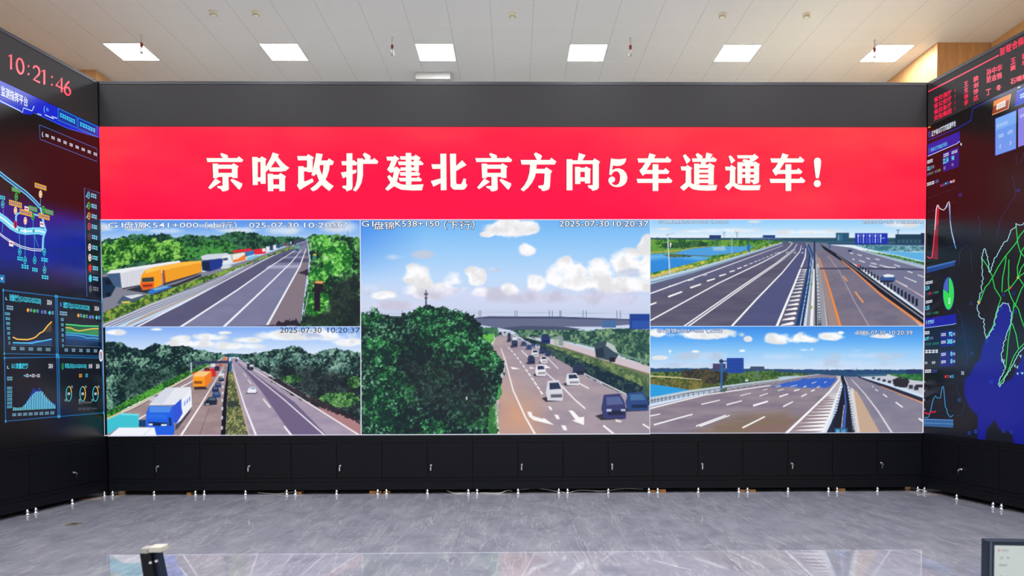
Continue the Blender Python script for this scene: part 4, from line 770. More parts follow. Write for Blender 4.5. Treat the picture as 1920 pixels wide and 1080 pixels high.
    p.fill([(1225, 760), (1300, 600), (1340, 430), (1325, 364), (1345, 360), (1380, 420), (1410, 560), (1440, 760)], (30, 32, 48)); p.path([(1348, 718), (1362, 560), (1352, 420)], 17, 6, (60, 100, 190)); p.path([(1332, 718), (1350, 560)], 5, 4, (220, 226, 236)); p.path([(1425, 756), (1400, 560), (1375, 420), (1350, 366)], 26, 7, (204, 210, 220))
    for q in range(22): f = (q/22.)**1.4; y = 745-360*f; x = 1418-45*f; p.r(x-14+9*f, y-7+4*f, x+6-3*f, y, (40, 48, 70)); x2 = 1258+84*f; p.r(x2-10+6*f, y-7+4*f, x2+10-6*f, y, (40, 52, 80))
    p.mottle([(1350, 366), (1450, 368), (1650, 448), (1910, 560), (1910, 760), (1450, 760), (1400, 470)], (126, 122, 144), (142, 136, 152), 140, 50, 8); p.fill([(1395, 440), (1440, 470), (1600, 760), (1456, 760), (1415, 540)], (196, 168, 146)); p.fill([(1396, 440), (1412, 450), (1460, 760), (1440, 760)], (232, 226, 220), a=.8)
    p.path([(1680, 756), (1580, 600), (1488, 480), (1400, 385)], 12, 4, (226, 220, 232))
    for a in [(1700, 540, 1748, 575, 8), (1615, 486, 1642, 505, 7), (1856, 650, 1890, 672, 10), (1560, 452, 1580, 464, 5), (1540, 430, 1550, 440, 4)]: p.path([(a[0], a[1]), (a[2], a[3])], a[4], a[4], Wh)
    p.fill([(1440, 355), (1700, 350), (1910, 372), (1910, 500), (1700, 425)], (196, 200, 212)); p.leaf([(1640, 350), (1910, 345), (1910, 402), (1780, 385)], (36, 96, 60), (72, 140, 70), 12, 3, 5, 14); p.fill([(1430, 352), (1640, 348), (1640, 362), (1470, 366)], (60, 100, 130))
    p.fill([(1440, 362), (1650, 428), (1910, 520), (1910, 552), (1640, 448), (1450, 374)], (44, 44, 66)); p.path([(1905, 552), (1740, 488), (1600, 432)], 9, 3, (228, 156, 106))
    for q in range(9): f = q/9.; x = 1540+320*f; y = 375+75*f; p.r(x, y-6-6*f, x+18+14*f, y+8+10*f, (54, 56, 76))
    p.fill([(1678, 385), (1720, 370), (1780, 378), (1796, 410), (1760, 440), (1690, 432)], (46, 44, 56), rag=10, rs=16); p.r(1835, 420, 1885, 440, (52, 50, 66))
    p.r(458, 278, 546, 320, (72, 66, 106)); p.r(552, 240, 668, 343, (36, 74, 164))
    for q in range(1, 5): p.path([(552, 240+q*21), (668, 240+q*21)], 2, 2, (28, 54, 130)); p.path([(552+q*23, 240), (552+q*23, 343)], 2, 2, (28, 54, 130))
    p.path([(516, 255), (518, 350), (516, 444)], 18, 14, (48, 98, 158)); p.path([(500, 262), (552, 262)], 8, 8, (40, 60, 110)); p.fill([(502, 256), (516, 246), (530, 256), (530, 272), (504, 272)], (40, 58, 100)); p.path([(520, 318), (545, 318)], 5, 5, (60, 120, 190))
    p.r(713, 297, 808, 324, (66, 78, 112)); p.path([(760, 322), (760, 380)], 5, 5, (70, 130, 180)); p.r(875, 314, 924, 326, (56, 76, 116)); p.r(934, 316, 1002, 328, (50, 76, 120)); p.r(1083, 316, 1138, 338, (44, 74, 130)); p.r(1230, 322, 1290, 334, (50, 70, 116)); p.r(1372, 322, 1412, 340, (40, 64, 116)); p.r(1500, 324, 1550, 346, (44, 74, 126)); p.r(1772, 318, 1874, 348, (40, 58, 100)); p.path([(1432, 304), (1432, 330)], 4, 4, (90, 120, 160))
    p.fill([(510, 450), (560, 440), (545, 470), (512, 472)], (70, 100, 90), rag=6, rs=8); p.fill([(676, 388), (700, 385), (698, 398), (680, 398)], (220, 230, 240))
    p.path([(167, 212), (167, 188)], 5, 5, (246, 250, 255)); p.fill([(156, 196), (167, 182), (178, 196)], (246, 250, 255)); p.r(1285, 716, 1372, 756, (44, 96, 140)); p.r(1296, 726, 1318, 750, (110, 170, 200)); p.r(1330, 726, 1360, 750, (90, 150, 190))
    return p.build('camera_picture', wall, OFF, 'road picture with a curved empty road and striped marking')
fa, fb, fc, fd, fe = feed_a(), feed_b(), feed_c(), feed_d(), feed_e()

def caption(parent, items, ink, edge, w=.012):
    a = Art(FC, .0016)
    for t, x0, y0, x1, y1 in items:
        if edge:
            for dx, dy in ((-.9, 0), (.9, 0), (0, -.9), (0, .9), (.8, .8)): a.btext(t, x0+dx, y0+dy, x1+dx, y1+dy, edge, 0, w)
        a.btext(t, x0, y0, x1, y1, ink, 3, w*.3)
    a.build('caption', parent, rel=wall.l)
caption(fa, [('G1', 202, 417.5, 231, 427), ('盘锦', 232, 416, 270, 429), ('K541+000', 271, 417.5, 372, 427), ('（上行）', 384, 416, 444, 429), ('025-07-30', 467, 417.5, 560, 427), ('10:20:37', 570, 417.5, 652, 427)], (240, 246, 255), (86, 116, 168))
caption(fc, [('G1', 678, 414, 700, 425), ('盘锦', 701, 415.5, 739, 430), ('K538+150', 741, 414, 824, 425), ('（下行）', 832, 414, 890, 430), ('2025-07-30', 1049, 414, 1142, 425), ('10:20:37', 1149, 414, 1216, 425)], (250, 252, 255), (40, 56, 92))
caption(fb, [('2025-07-30', 525, 614, 603, 624), ('10:20:37', 614, 614, 675, 624)], (46, 56, 80), None)
caption(fd, [('G1盘锦K536+700', 1234, 412.5, 1328, 419), ('（上行）', 1333, 412.5, 1365, 419), ('2025-07-30', 1617, 412.5, 1675, 419), ('10:20:38', 1682, 412.5, 1730, 419)], (226, 238, 250), (110, 140, 176), .004)
caption(fe, [('G1盘锦K525+000', 1232, 616, 1319, 624), ('（上行）', 1324, 616, 1354, 624), ('2025-07-30', 1606, 620, 1660, 627.5), ('10:20:39', 1668, 620, 1711, 627.5)], (236, 244, 255), (60, 96, 150), .006)

# thin bright borders between the pictures
a = Art(FC, .002)
for pts, wd, c in [([(675.3, 412), (677.3, 816)], 1.5, (236, 232, 250)), ([(1219.3, 412), (1218.3, 813)], 1.2, (220, 230, 250)), ([(190, 612.8), (676, 612.5)], 1.3, (200, 220, 250)), ([(1219, 611.8), (1731, 611.3)], 1.2, (206, 226, 250)),
                   ([(195, 816.8), (677, 815.3)], 1.5, (220, 214, 240)), ([(677, 815.3), (1219, 813.5)], 1.6, (226, 232, 245)), ([(1219, 812.3), (1731, 811.3)], 1.2, (190, 196, 220)), ([(188.5, 413), (196, 816)], 1.4, (180, 200, 240)), ([(1734.8, 412), (1730.5, 811)], 2.0, (240, 226, 236)), ([(188, 412.2), (1735, 411.5)], 1.4, (250, 226, 240))]:
    a.line(pts, wd, c)
a.build('window_border', wall, 'thin pale window borders')

# ================================================================== left display
def side_display(frame, x0, x1, label, cat='display'):
    t = T('led_video_wall', label, cat, frame, ((x0+x1)/2, 0, Z_BASE))
    bm = bmesh.new(); box(bm, x0, x1, .001, .14, Z_BASE, Z_SCREEN); 
    o = obj('screen_body', bm, M['led_gloss'], t)
    return t
left = side_display(FL, -3.6, -.012, 'angled left display with a road map and chart cards')
def ramp_grid(frame, poly_fn, x0, x1, z0, z1, step, name, parent, label, off=.0006):
    p = Paint.__new__(Paint); p.nx = int((x1-x0)/step)+1; p.nz = int((z1-z0)/step)+1
    gx, gz = np.meshgrid(np.linspace(x0, x1, p.nx), np.linspace(z0, z1, p.nz))
    p.P = np.stack([gx.ravel(), np.zeros(gx.size), gz.ravel()], 1); p.U, p.V = frame.to_px(p.P); p.img = np.zeros((gx.size, 3)); p.soft = 1.5
    poly_fn(p); return p.build(name, parent, off, label, 'led_gloss')
def left_map(p):
    # blue map ground: dark at its upper rim, strongest under the roads, fading at the bottom
    edge = 352+.22*p.U; d = p.V-edge
    m = np.clip(d/34., 0, 1)*np.clip((552-p.V+.1*p.U)/70., 0, 1)**.7
    n = .85+.3*fbm(p.U/26, p.V/14, 3, 5)
    c = np.stack([np.full_like(m, 6/255.), np.full_like(m, 16/255.)+.04*np.clip(d/150, 0, 1), (104+44*np.clip(1-abs(d-85)/110, 0, 1))/255.*n], 1)
    p.img = c*m[:, None]
ZC = float(FL.loc([100], [556])[0][2])
ramp_grid(FL, left_map, -1.72, -.014, ZC, Z_SCREEN-.02, .02, 'map_background', left, 'dark blue map ground')

a = Art(FL, .0012)
a.poly([(-6, 148), (187.2, 238.5), (187, 257), (128, 241), (64, 210), (60, 215), (44, 214), (36, 208), (-6, 190)], (4, 30, 205), 0)
a.poly([(-6, 150), (52, 176), (61, 184), (62, 200), (44, 203), (-6, 182)], (10, 44, 190), 1)
a.line([(-6, 186), (36, 207), (42, 211), (44, 202), (60, 208), (64, 199)], 1.6, (205, 235, 255), 2)
a.line([(64, 212), (128, 241), (187, 258)], 1.5, (40, 90, 220), 1)
a.build('header_bar', left, 'bright blue header bar')
a = Art(FL, .0020)
a.text('监测指挥平台', a.vq(2, 160, 52, 19), (240, 246, 255), 0, .012)
a.ring(85, 205, 3, 7, 1.2, (120, 190, 255), 0, .55, .95); a.line([(88, 202), (88, 208)], 1.4, (120, 190, 255)); a.line([(90.5, 204), (90.5, 209)], 1.2, (90, 160, 250))
for x0, y0, x1, y1 in [(70, 213, 78, 216), (84, 215, 101, 223), (97, 218, 107, 222)]: a.line([(x0, y0), (x1, y1)], 1.4, (225, 240, 255))
a.build('title_lettering', left)
for q, n in (([(109, 203), (144, 219.5), (144, 240), (109, 225)], 7), ([(146.5, 221), (182, 237), (182, 256), (146.5, 241.5)], 6)):
    a = Art(FL, .0018); q = np.array(q); a.poly(q, (4, 46, 150), 0)
    a.line(np.concatenate([q, q[:1]]), 1.1, (40, 150, 235), 1); c = q.mean(0); a.marks((q-c)*(.82, .0)+c+np.array([[0, -5-6.5], [0, -5+7.6], [0, 4+7.6], [0, 4-6.5]])*np.array([1, .95])+0, n, (60, 205, 250), 2, 2)
    a.build('header_button', left)
a = Art(FL, .0014); q = np.array([(74, 234), (182, 279), (182, 303), (75, 261)])
a.line(np.concatenate([q, q[:1]]), .9, (60, 110, 200), 0)
for i in range(9):
    x = 85+i*11.3; y = 250+i*4.35; a.marks(a.vq(x, y, x+6.5, 6), 2, (214, 220, 240), 1, 2)
a.ring(80.5, 252, 1.6, 5, 1.2, (220, 230, 250), 1, .4, 1.); a.build('label_strip', left)

# the road map: roads, stations and their tags
a = Art(FL, .0014)
for d in (-3, 3): a.line([(-6, 320+d), (10, 333+d), (30, 348+d), (48, 361+d), (62, 374+d), (76, 389+d)], 2.3, (90, 200, 240), 1)
a.line([(-6, 320), (10, 333), (30, 348), (48, 361), (62, 374), (76, 389)], 4, (10, 40, 120), 0)
a.line([(-6, 402), (10, 413), (22, 424), (34, 431), (48, 434), (62, 433), (74, 433), (84, 436)], 13, (120, 214, 244), 1); a.line([(-6, 402), (10, 413), (22, 424), (34, 431), (48, 434), (62, 433), (74, 433), (84, 436)], 2.2, (236, 250, 255), 2)
a.line([(76, 389), (79, 404), (82, 420), (86, 432), (81, 446), (80, 470)], 4.5, (60, 150, 220), 1); a.line([(76, 389), (79, 404), (82, 420), (86, 432), (81, 446), (80, 470)], 1.4, (190, 236, 255), 2)
a.line([(30, 416), (30, 405), (34, 400), (44, 399), (60, 401), (76, 405)], 4, (60, 160, 220), 1); a.line([(30, 416), (30, 405), (34, 400), (44, 399), (60, 401), (76, 405)], 1.6, (150, 230, 250), 2)
for d in (-1.6, 1.6): a.line([(-6, 434+d), (8, 445+d), (20, 453+d), (40, 463+d), (60, 468+d), (78, 469+d)], 1.3, (232, 238, 252), 1)
for pts in ([(6, 392), (6, 410), (4, 436)], [(36, 433), (37, 466)], [(47, 434), (47, 482)], [(62, 410), (62, 433), (72, 463)], [(64, 433), (65, 482)], [(83, 470), (83, 498)], [(76, 372), (76, 388)], [(29, 376), (29, 390)], [(47, 423), (47, 432)]): a.line(pts, .9, (60, 150, 215), 0)
a.build('map_road', left, 'pale cyan road lines of the map')
a = Art(FL, .0018)
def pin(cx, cy, c, inner=(10, 40, 90), rx=3.1, ry=7.2): a.ell(cx, cy, rx, ry, c, 1); a.ell(cx, cy, rx*.72, ry*.74, inner, 2); a.ell(cx, cy, rx*.4, ry*.4, c, 3)
for x, y in ((5, 383), (37, 472), (47, 488), (65, 488), (83, 472), (83.5, 506)): pin(x, y, (50, 205, 225))
for x, y in ((30.5, 369), (61.5, 406), (81, 393)): pin(x, y, (40, 190, 70), (10, 70, 40))
for x, y in ((76, 364), (29, 395), (47.5, 414)): pin(x, y, (244, 236, 214), (230, 150, 40))
a.ell(29, 421, 3.2, 7.6, (214, 30, 60), 1); a.ell(29, 421, 2, 5, (120, 20, 50), 2); a.ell(47, 433, 2.6, 4, (235, 240, 245), 3); a.ell(36, 431, 2, 3, (40, 150, 150), 3); a.ell(63, 433, 2, 3.4, (40, 150, 150), 3)
for x0, y0, x1 in ((17, 451, 25), (46, 386, 54), (75, 415, 82)): a.poly(a.vq(x0, y0, x1, 10), (230, 236, 240), 1); a.poly(a.vq(x0+1, y0+3, x1-1, 3), (220, 60, 80), 2)
a.build('station_pin', left, 'round station pins')
a = Art(FL, .0022)
def tagbox(x0, y0, x1, h, c, n): a.poly(a.vq(x0, y0, x1, h), c, 0); a.marks(a.vq(x0+1, y0+2.2, x1-1, h-4), n, tuple(int(v*.35+140) if v < 90 else int(v*.45+20) for v in c), 1, 2)
for t in ((65, 342, 87, 9), (17, 374, 41, 10), (37, 391, 60, 10), (72, 399, 93, 9)): tagbox(*t, (226, 172, 40), 6)
for t in ((22, 350, 38, 8), (54, 385, 70, 9), (84, 391, 100, 9)): tagbox(*t, (24, 176, 60), 5)
for x0, y0, x1 in ((-2, 365, 10), (32, 480, 43), (40, 495, 54), (60, 501, 71), (77, 482, 90), (78, 515, 91)): a.marks(a.vq(x0, y0, x1, 8), 3, (60, 210, 235), 1, 2)
a.build('station_tag', left, 'coloured station name tags')

a = Art(FL, .0014)
a.poly([(158, 352), (187.5, 362), (190.5, 566), (163, 556)], (9, 16, 34), 0); a.line([(187.5, 362), (158, 352), (163, 556)], .9, (70, 110, 190), 1)
LEG = [(46, 180, 200), (40, 170, 60), (230, 150, 60), (220, 60, 70), (110, 50, 50), (236, 226, 240), (246, 240, 240), (225, 30, 50), (70, 210, 235), (90, 90, 100)]
for i, c in enumerate(LEG):
    y = 366+i*19.5; x = 166+i*.42; a.ell(x, y, 2.9, 7, c, 1); a.ell(x, y, 1.9, 4.6, (20, 26, 50) if i < 5 else (200, 60, 70) if i in (5, 6) else c, 2); a.ell(x, y, 1., 2.4, c, 3)
    if i < 3: a.line([(161+i*.3, y+1), (162.3+i*.3, y+4), (164+i*.3, y-3)], 1, (110, 220, 250), 2)
    a.marks(a.vq(x+4.5, y-4.5, x+15, 8.5), 3, (120, 205, 240) if i < 9 else (120, 120, 130), 2, 2)
a.build('legend_panel', left, 'dark legend panel with ten round icons')
a = Art(FL, .0016); a.poly(a.vq(-4, 514, 9, 15), (20, 116, 176), 0); a.poly([(1, 520), (6, 521), (3.5, 526)], (220, 235, 250), 1); a.build('map_button', left)

# chart cards
def card(pts):
    a = Art(FL, .0010); q = np.array(pts, float); a.poly(q, (9, 13, 30), 0)
    for k, w, c in ((0, 3.2, (14, 66, 120)), (0, 1.1, (30, 112, 168))): a.line(np.concatenate([q, q[:1]]), w, c, 1+(w < 2))
    for x, y in q: a.ell(x, y, 1.5, 3, (56, 150, 200), 4)
    return a
CY_ = (60, 205, 232)
a = card([(6, 544), (104, 555.5), (106, 665), (8, 663)])
a.line([(11, 557), (11, 562), (14, 562)], 1.2, (200, 220, 240), 5); a.text('流量趋势(G1/G25/G102/G228)', a.vq(17.5, 551, 77, 15), CY_, 5, .02); a.poly(a.vq(86, 559, 101, 16), (20, 24, 44), 5); a.text('2024', a.vq(88, 562, 97, 9), (225, 225, 235), 6, .02)
a.marks(a.vq(12, 572, 25, 9), 4, (130, 170, 200), 5, 2)
for x, y, c in ((52.5, 581.5, (250, 180, 60)), (64.5, 583, (60, 205, 90)), (79, 585, (70, 110, 220)), (93, 586.5, (60, 205, 225))): a.line([(x-3, y), (x+3, y)], 1.6, c, 5); a.ell(x, y, 1.6, 4, c, 6); a.marks(a.vq(x+3.6, y-3.5, x+8, 7), 2, (130, 160, 200), 5, 2)
for i in range(7): a.marks(a.vq(9+(i > 0)*0+i*1.2, 585+i*9.2, 19, 6), 4, (96, 178, 204), 5, 2)
for i in range(5): a.marks(a.vq(21+i*16.2, 650+i*.5, 30+i*16.2, 6.5), 4, (120, 170, 196), 5, 2)
a.poly([(24, 644), (50, 643.5), (75, 641), (97, 636), (97, 647), (24, 646)], (14, 60, 110), 5); a.poly([(78, 622), (97, 603.5), (97, 622)], (70, 56, 30), 5)
a.line([(22, 647), (99, 648)], .8, (60, 100, 130), 5)
a.line([(50, 643), (60, 641), (68, 639), (80, 639.5), (97, 635)], 1.5, (90, 90, 220), 6); a.line([(24, 642.5), (40, 643), (60, 643.5), (70, 641), (84, 638.5), (97, 636)], 2., (80, 200, 240), 7)
a.line([(24, 632), (32, 636), (42, 636.5), (50, 637), (60, 635), (67, 632), (74, 625), (81, 621.5), (89, 611), (97, 603)], 2.3, (250, 190, 80), 8)
a.build('chart_card', left, 'chart card with a rising orange curve')
a = card([(107, 556), (190.5, 565), (191.5, 668), (109, 665.5)])
a.ell(114, 571, 1.6, 4.5, (40, 110, 220), 5); a.text('速度对比(G1/G25/G102/G228)', a.vq(118.5, 565.5, 168, 13.5), CY_, 5, .02); a.poly(a.vq(175, 571, 189.5, 13), (20, 24, 44), 5); a.text('2024', a.vq(177, 574, 185.5, 8), (225, 225, 235), 6, .02); a.marks(a.vq(112, 583, 126, 8.5), 5, (130, 170, 200), 5, 2)
for x, y, c in ((147, 591.5, (250, 180, 60)), (157.5, 593, (60, 205, 90)), (169, 594.5, (110, 120, 240)), (181, 595.5, (60, 205, 225))): a.line([(x-2.6, y), (x+2.6, y)], 1.6, c, 5); a.ell(x, y, 1.4, 4, c, 6); a.marks(a.vq(x+3, y-3.5, x+7, 7), 2, (130, 160, 200), 5, 2)
for i in range(6): a.marks(a.vq(114+i*.5, 596+i*9.8, 119.5, 6), 3, (96, 178, 204), 5, 2)
for i in range(5): a.marks(a.vq(121+i*13.7, 653+i*.4, 127.5+i*13.7, 6.5), 4, (120, 170, 196), 5, 2)
a.poly([(123, 608), (135, 609), (155, 611), (185, 611.5), (185, 631), (165, 627), (150, 626), (123, 624)], (22, 92, 56), 5)
a.poly([(123, 614), (133, 615), (140, 619), (148, 621), (160, 619), (172, 617), (185, 616), (185, 630), (165, 627), (150, 626), (123, 624)], (38, 130, 66), 6)
a.poly([(123, 624), (150, 626), (165, 628), (185, 630), (185, 648), (123, 646)], (14, 74, 132), 7)
a.poly([(123, 636), (185, 640), (185, 648.5), (123, 646.5)], (10, 44, 90), 8)
a.line([(123, 608), (135, 609), (155, 611), (185, 611.5)], 2.2, (70, 222, 120), 8); a.line([(123, 614), (133, 615), (140, 618.5), (148, 620.5), (160, 618.5), (172, 616.5), (185, 616)], 2.2, (236, 186, 60), 9)
a.line([(123, 624), (150, 626), (165, 628), (185, 630)], 1.8, (60, 180, 210), 9); a.line([(123, 628), (140, 628.5), (154, 630.5), (163, 634), (174, 633.5), (185, 635)], 1.5, (90, 180, 235), 10); a.line([(121, 648), (188, 650.5)], .8, (80, 120, 150), 9)
a.build('chart_card', left, 'chart card with green and blue bands')
a = card([(8.5, 671), (106.5, 669.5), (109, 781), (10.5, 790)])
a.line([(14, 686), (14, 691), (17, 691)], 1.2, (200, 220, 240), 5); a.text('G1流量趋势', a.vq(21.5, 680.5, 53, 11), CY_, 5, .02); a.poly(a.vq(89, 678, 103, 16), (20, 24, 44), 5); a.text('2024', a.vq(91, 682, 99, 8.5), (225, 225, 235), 6, .02)
for x, c in ((46, CY_), (57, (210, 220, 240)), (67, (240, 130, 120))): a.line([(x-1.4, 704.5), (x+1.4, 704.5)], 2.6, c, 5); a.marks(a.vq(x+2.4, 701, x+8, 7), 3, (180, 196, 220), 5, 2)
a.marks(a.vq(13, 706, 23.5, 8), 4, (110, 170, 196), 5, 2)
for i in range(6): a.marks(a.vq(13, 725+i*7, 23, 6), 4, (90, 170, 200), 5, 2)
tops = [763.5, 764, 764.5, 764, 764, 763, 760, 757, 752, 748.5, 744.5, 740.5, 737.5, 734.5, 734, 734, 733, 735, 740, 744, 747.5, 751, 754.5, 757.5, 760]
a.poly([(44, 766), (52, 752), (56, 743), (60, 732), (63, 726), (67, 731), (70, 731), (73, 725.5), (76, 728), (78, 738), (86, 749), (92, 754), (97, 754), (104, 761), (104, 766)], (16, 40, 130), 5)
a.line([(44, 766), (52, 752), (57, 744), (64, 737), (76, 735), (86, 750), (104, 759)], 1, (80, 110, 220), 6)
for i, y in enumerate(tops): x = 25.5+i*3.22; b = 770-i*.16; a.line([(x, y), (x, b)], 1.75, (110, 214, 232), 7)
for i in range(8): a.marks(a.vq(23+i*10.2, 775-i*.5, 30.5+i*10.2, 6), 4, (120, 170, 196), 5, 2)
a.build('chart_card', left, 'chart card with a hump of thin bars')
a = card([(110, 669.5), (191.5, 671.5), (194.5, 774), (112, 781)])
a.ring(117.5, 687, 1.9, 6, .9, (40, 190, 90), 5); a.text('车型占比(G1/G25/G102)', a.vq(121.5, 681, 162.5, 11), CY_, 5, .02); a.text('全线', a.vq(166, 682, 173, 8.5), (225, 225, 235), 6, .02); a.text('2024', a.vq(180, 682.5, 186.5, 8.5), (225, 225, 235), 6, .02)
a.marks(a.vq(148, 701, 154, 7), 2, (232, 164, 60), 5, 2); a.marks(a.vq(160, 700.5, 165, 7), 2, (50, 180, 205), 5, 2)
for x, k in ((129, .22), (155, .42), (179, .26)): a.ring(x, 738.5, 5.8, 14.5, 1.5, (60, 190, 205), 5); a.ring(x, 738.5, 5.9, 14.7, 1.6, (240, 178, 64), 6, 0, k); a.marks(a.vq(x-2.4, 736, x+2.4, 5), 2, (220, 225, 235), 6, 2); a.marks(a.vq(x+4, 723, x+7.5, 5), 2, (150, 156, 170), 6, 2); a.marks(a.vq(x-7.5, 748, x-4, 5), 2, (150, 156, 170), 6, 2)
a.text('激活 Windows', a.vq(147, 752, 172, 6), (120, 124, 140), 7); a.text('转到“设置”以激活 Windows。', a.vq(147, 764.5, 182, 5.5), (96, 100, 118), 7)
a.build('chart_card', left, 'chart card with three ring gauges')
a = Art(FL, .0024); a.ell(189.3, 666.5, 3.6, 11.5, (244, 240, 246), 0); a.ell(189.3, 666.5, 2.4, 7.5, (60, 60, 90), 1); a.ell(189.3, 663, 1.2, 2.6, (230, 120, 140), 2); a.line([(189.3, 664), (189.3, 672)], 1.4, (230, 230, 240), 2); a.build('screen_badge', left, 'white oval badge at the screen edge')

# red clock on the left fascia
clk = T('led_clock', 'red glowing digital clock reading 10:21:46', 'clock', FL, (-1.0, -.002, Z_SCREEN+.05))
CELL = {'1': [[(.12, .2), (.62, 0), (.62, 1)]], '0': [[(.5+.48*math.sin(k*math.pi/10), .5-.5*math.cos(k*math.pi/10)) for k in range(21)]],
        '2': [[(.05, .24), (.2, .06), (.5, 0), (.82, .08), (.93, .28), (.82, .5), (.1, .99), (1, 1)]], '4': [[(.78, 1), (.78, 0), (.02, .7), (1, .7)]],
        '6': [[(.78, 0), (.35, .3), (.08, .62), (.1, .86), (.38, 1), (.7, .98), (.95, .8), (.9, .58), (.6, .46), (.25, .52), (.1, .7)]]}
tl = lambda x: 100+(x-16)*.462
for ch, x0, x1 in (('1', 15.5, 24), ('0', 31, 44.5), (':', 51, 56), ('2', 62, 75), ('1', 77.5, 86.5), (':', 94.5, 100), ('4', 105, 118.5), ('6', 120, 132.5)):
    a = Art(FL, .004)
    h = 28-1.*(x0-16)/104.
    if ch == ':':
        for v in (.28, .82):
            a = Art(FL, .004); a.ell((x0+x1)/2, tl((x0+x1)/2)+h*v-1, 1.9, 2.4, (225, 20, 60), 0); a.ell((x0+x1)/2, tl((x0+x1)/2)+h*v-1, 1., 1.4, (255, 90, 110), 2); a.build('clock_dot', clk)
        continue
    else:
        for seg in CELL[ch]:
            pts = [(x0+u*(x1-x0), tl(x0+u*(x1-x0))+v*h) for u, v in seg]
            a.line(pts, 4.2, (222, 14, 58), 0); a.line(pts, 2.2, (255, 112, 122), 2)
    a.build('clock_digit', clk)

# ================================================================== right display
right = side_display(FR, .012, 3.6, 'angled right display with a green road map outline')
SEA = [(435, 388), (490, 290), (510, 195), (540, 162), (575, 167), (600, 235), (590, 310), (545, 400), (528, 490), (548, 570), (512, 690), (600, 640), (700, 430), (760, 300), (760, 1090), (610, 1058), (600, 980), (520, 962), (490, 900), (440, 960), (430, 1030), (380, 1030), (385, 880), (330, 822), (295, 740), (300, 640), (330, 622), (360, 560), (400, 510), (410, 440)]
def zz(pts, s, ox, oy): return [(ox+x/s, oy+y/s) for x, y in pts]
def right_map(p):
    base = np.clip((p.V-400)/200., 0, 1)*.6
    p.img = np.stack([base*10/255., base*22/255., base*44/255.], 1)
    g = np.exp(-((p.U-1810)/22.)**2-((p.V-650)/60.)**2); p.img += g[:, None]*np.array((0, .07, .12))
    p.soft = 2.; p.fill(zz(SEA, 3.375, 1720, 520), (4, 18, 138), 3)
ramp_grid(FR, right_map, .014, 1.78, Z_BASE+.002, Z_SCREEN-.004, .022, 'map_background', right, 'dark map ground with a deep blue sea')
def z6(*p): return zz(p, 3.6, 1720, 220)
def z7(*p): return zz(p, 3.375, 1720, 520)
a = Art(FR, .0012)
GR = (34, 205, 74)
for pts in (z7((395, 160), (412, 110), (430, 62), (452, 40), (475, 0)), z7((475, 0), (490, 70), (510, 100), (530, 132), (515, 175), (500, 222), (480, 310), (455, 350), (435, 388)), z7((540, 0), (537, 50), (535, 92)), z7((575, 0), (580, 90), (595, 130), (612, 162), (606, 215), (598, 265), (575, 400), (568, 480), (560, 575)),
            z7((612, 160), (640, 202), (660, 270), (690, 350)), z7((600, 290), (625, 362), (640, 452)), z7((515, 682), (545, 640), (572, 598), (610, 500), (640, 455), (690, 405)), z7((690, 30), (660, 70), (640, 120), (615, 190)), z7((550, 92), (590, 66), (640, 0), (690, -40)),
            z6((435, 950), (470, 1000), (490, 1042), (510, 1078)), z6((510, 1078), (545, 1010), (592, 940), (625, 900), (665, 850), (690, 800), (740, 740)), z6((665, 718), (672, 790), (678, 850), (695, 910), (740, 960)), z6((600, 938), (590, 1010), (575, 1085)), z6((618, 960), (616, 1085)), z6((740, 850), (705, 900), (692, 950), (675, 1010), (678, 1085)), z6((740, 960), (700, 1020), (680, 1080)), z7((640, 0), (668, 40), (700, 80))):
    a.line(pts, 1.7, GR, 1)
a.build('map_road', right, 'bright green road lines of the map')
a = Art(FR, .0016)
def dashed(pts, w, c, jig=1.2):
    p = np.array(pts, float); out = []
    for q0, q1 in zip(p, p[1:]):
        n = max(2, int(np.hypot(*(q1-q0))/2.6))
        for k in range(n): out.append(q0+(q1-q0)*k/n+np.array([rnd.uniform(-jig, jig), rnd.uniform(-jig, jig)*1.2]))
    a.line(out+[p[-1]], w, c, 0)
    return out
WO = (170, 226, 240)
dashed(z6((440, 1085), (436, 1000), (437, 940), (455, 885), (472, 930), (482, 1000), (490, 1052), (515, 970), (545, 915), (585, 840), (605, 830), (640, 755), (662, 750), (668, 715), (690, 725), (740, 712)), 1.3, WO)
dashed(z7((415, 0), (410, 50), (405, 85), (392, 130), (380, 192), (400, 260), (418, 268), (425, 330), (437, 388), (465, 350), (482, 318), (500, 240), (512, 190), (540, 160), (575, 168), (585, 200), (600, 240), (585, 310), (570, 355), (545, 425), (540, 470), (526, 492), (545, 540), (555, 560), (540, 620), (515, 660), (517, 688), (545, 660), (570, 610), (600, 560), (625, 510), (650, 470), (690, 425)), 1.3, WO, 1.7)
for x, y in ((630, 608), (658, 605), (612, 560), (628, 566), (532, 525), (545, 530), (648, 500)): dashed(z7((x, y), (x+10, y-6), (x+6, y+8), (x, y)), 1, WO, 1.)
a.build('map_outline', right, 'pale jagged coast outline')
a = Art(FR, .0014)
for x, y in ((680, 495), (290, 525)): a.marks(zz([(x-12, y-12), (x+12, y-16), (x+12, y+10), (x-12, y+14)], 3.6, 1720, 220), 2, (24, 44, 130), 0, 2)
for x, y, c in ((340, 165, (20, 50, 110)), (545, 110, (16, 40, 130)), (610, 100, (16, 40, 130)), (620, 215, (14, 40, 150)), (530, 195, (14, 60, 120)), (345, 480, (8, 60, 130)), (440, 400, (14, 70, 150)), (468, 660, (10, 60, 190)), (265, 775, (16, 80, 140)), (328, 985, (14, 60, 170)), (368, 975, (14, 70, 180)), (545, 972, (14, 60, 170)), (595, 980, (14, 60, 170)), (287, 605, (170, 180, 200))): a.marks(zz([(x-10, y-12), (x+10, y-10), (x+10, y+14), (x-10, y+12)], 3.375, 1720, 520), 2, c, 0, 2)
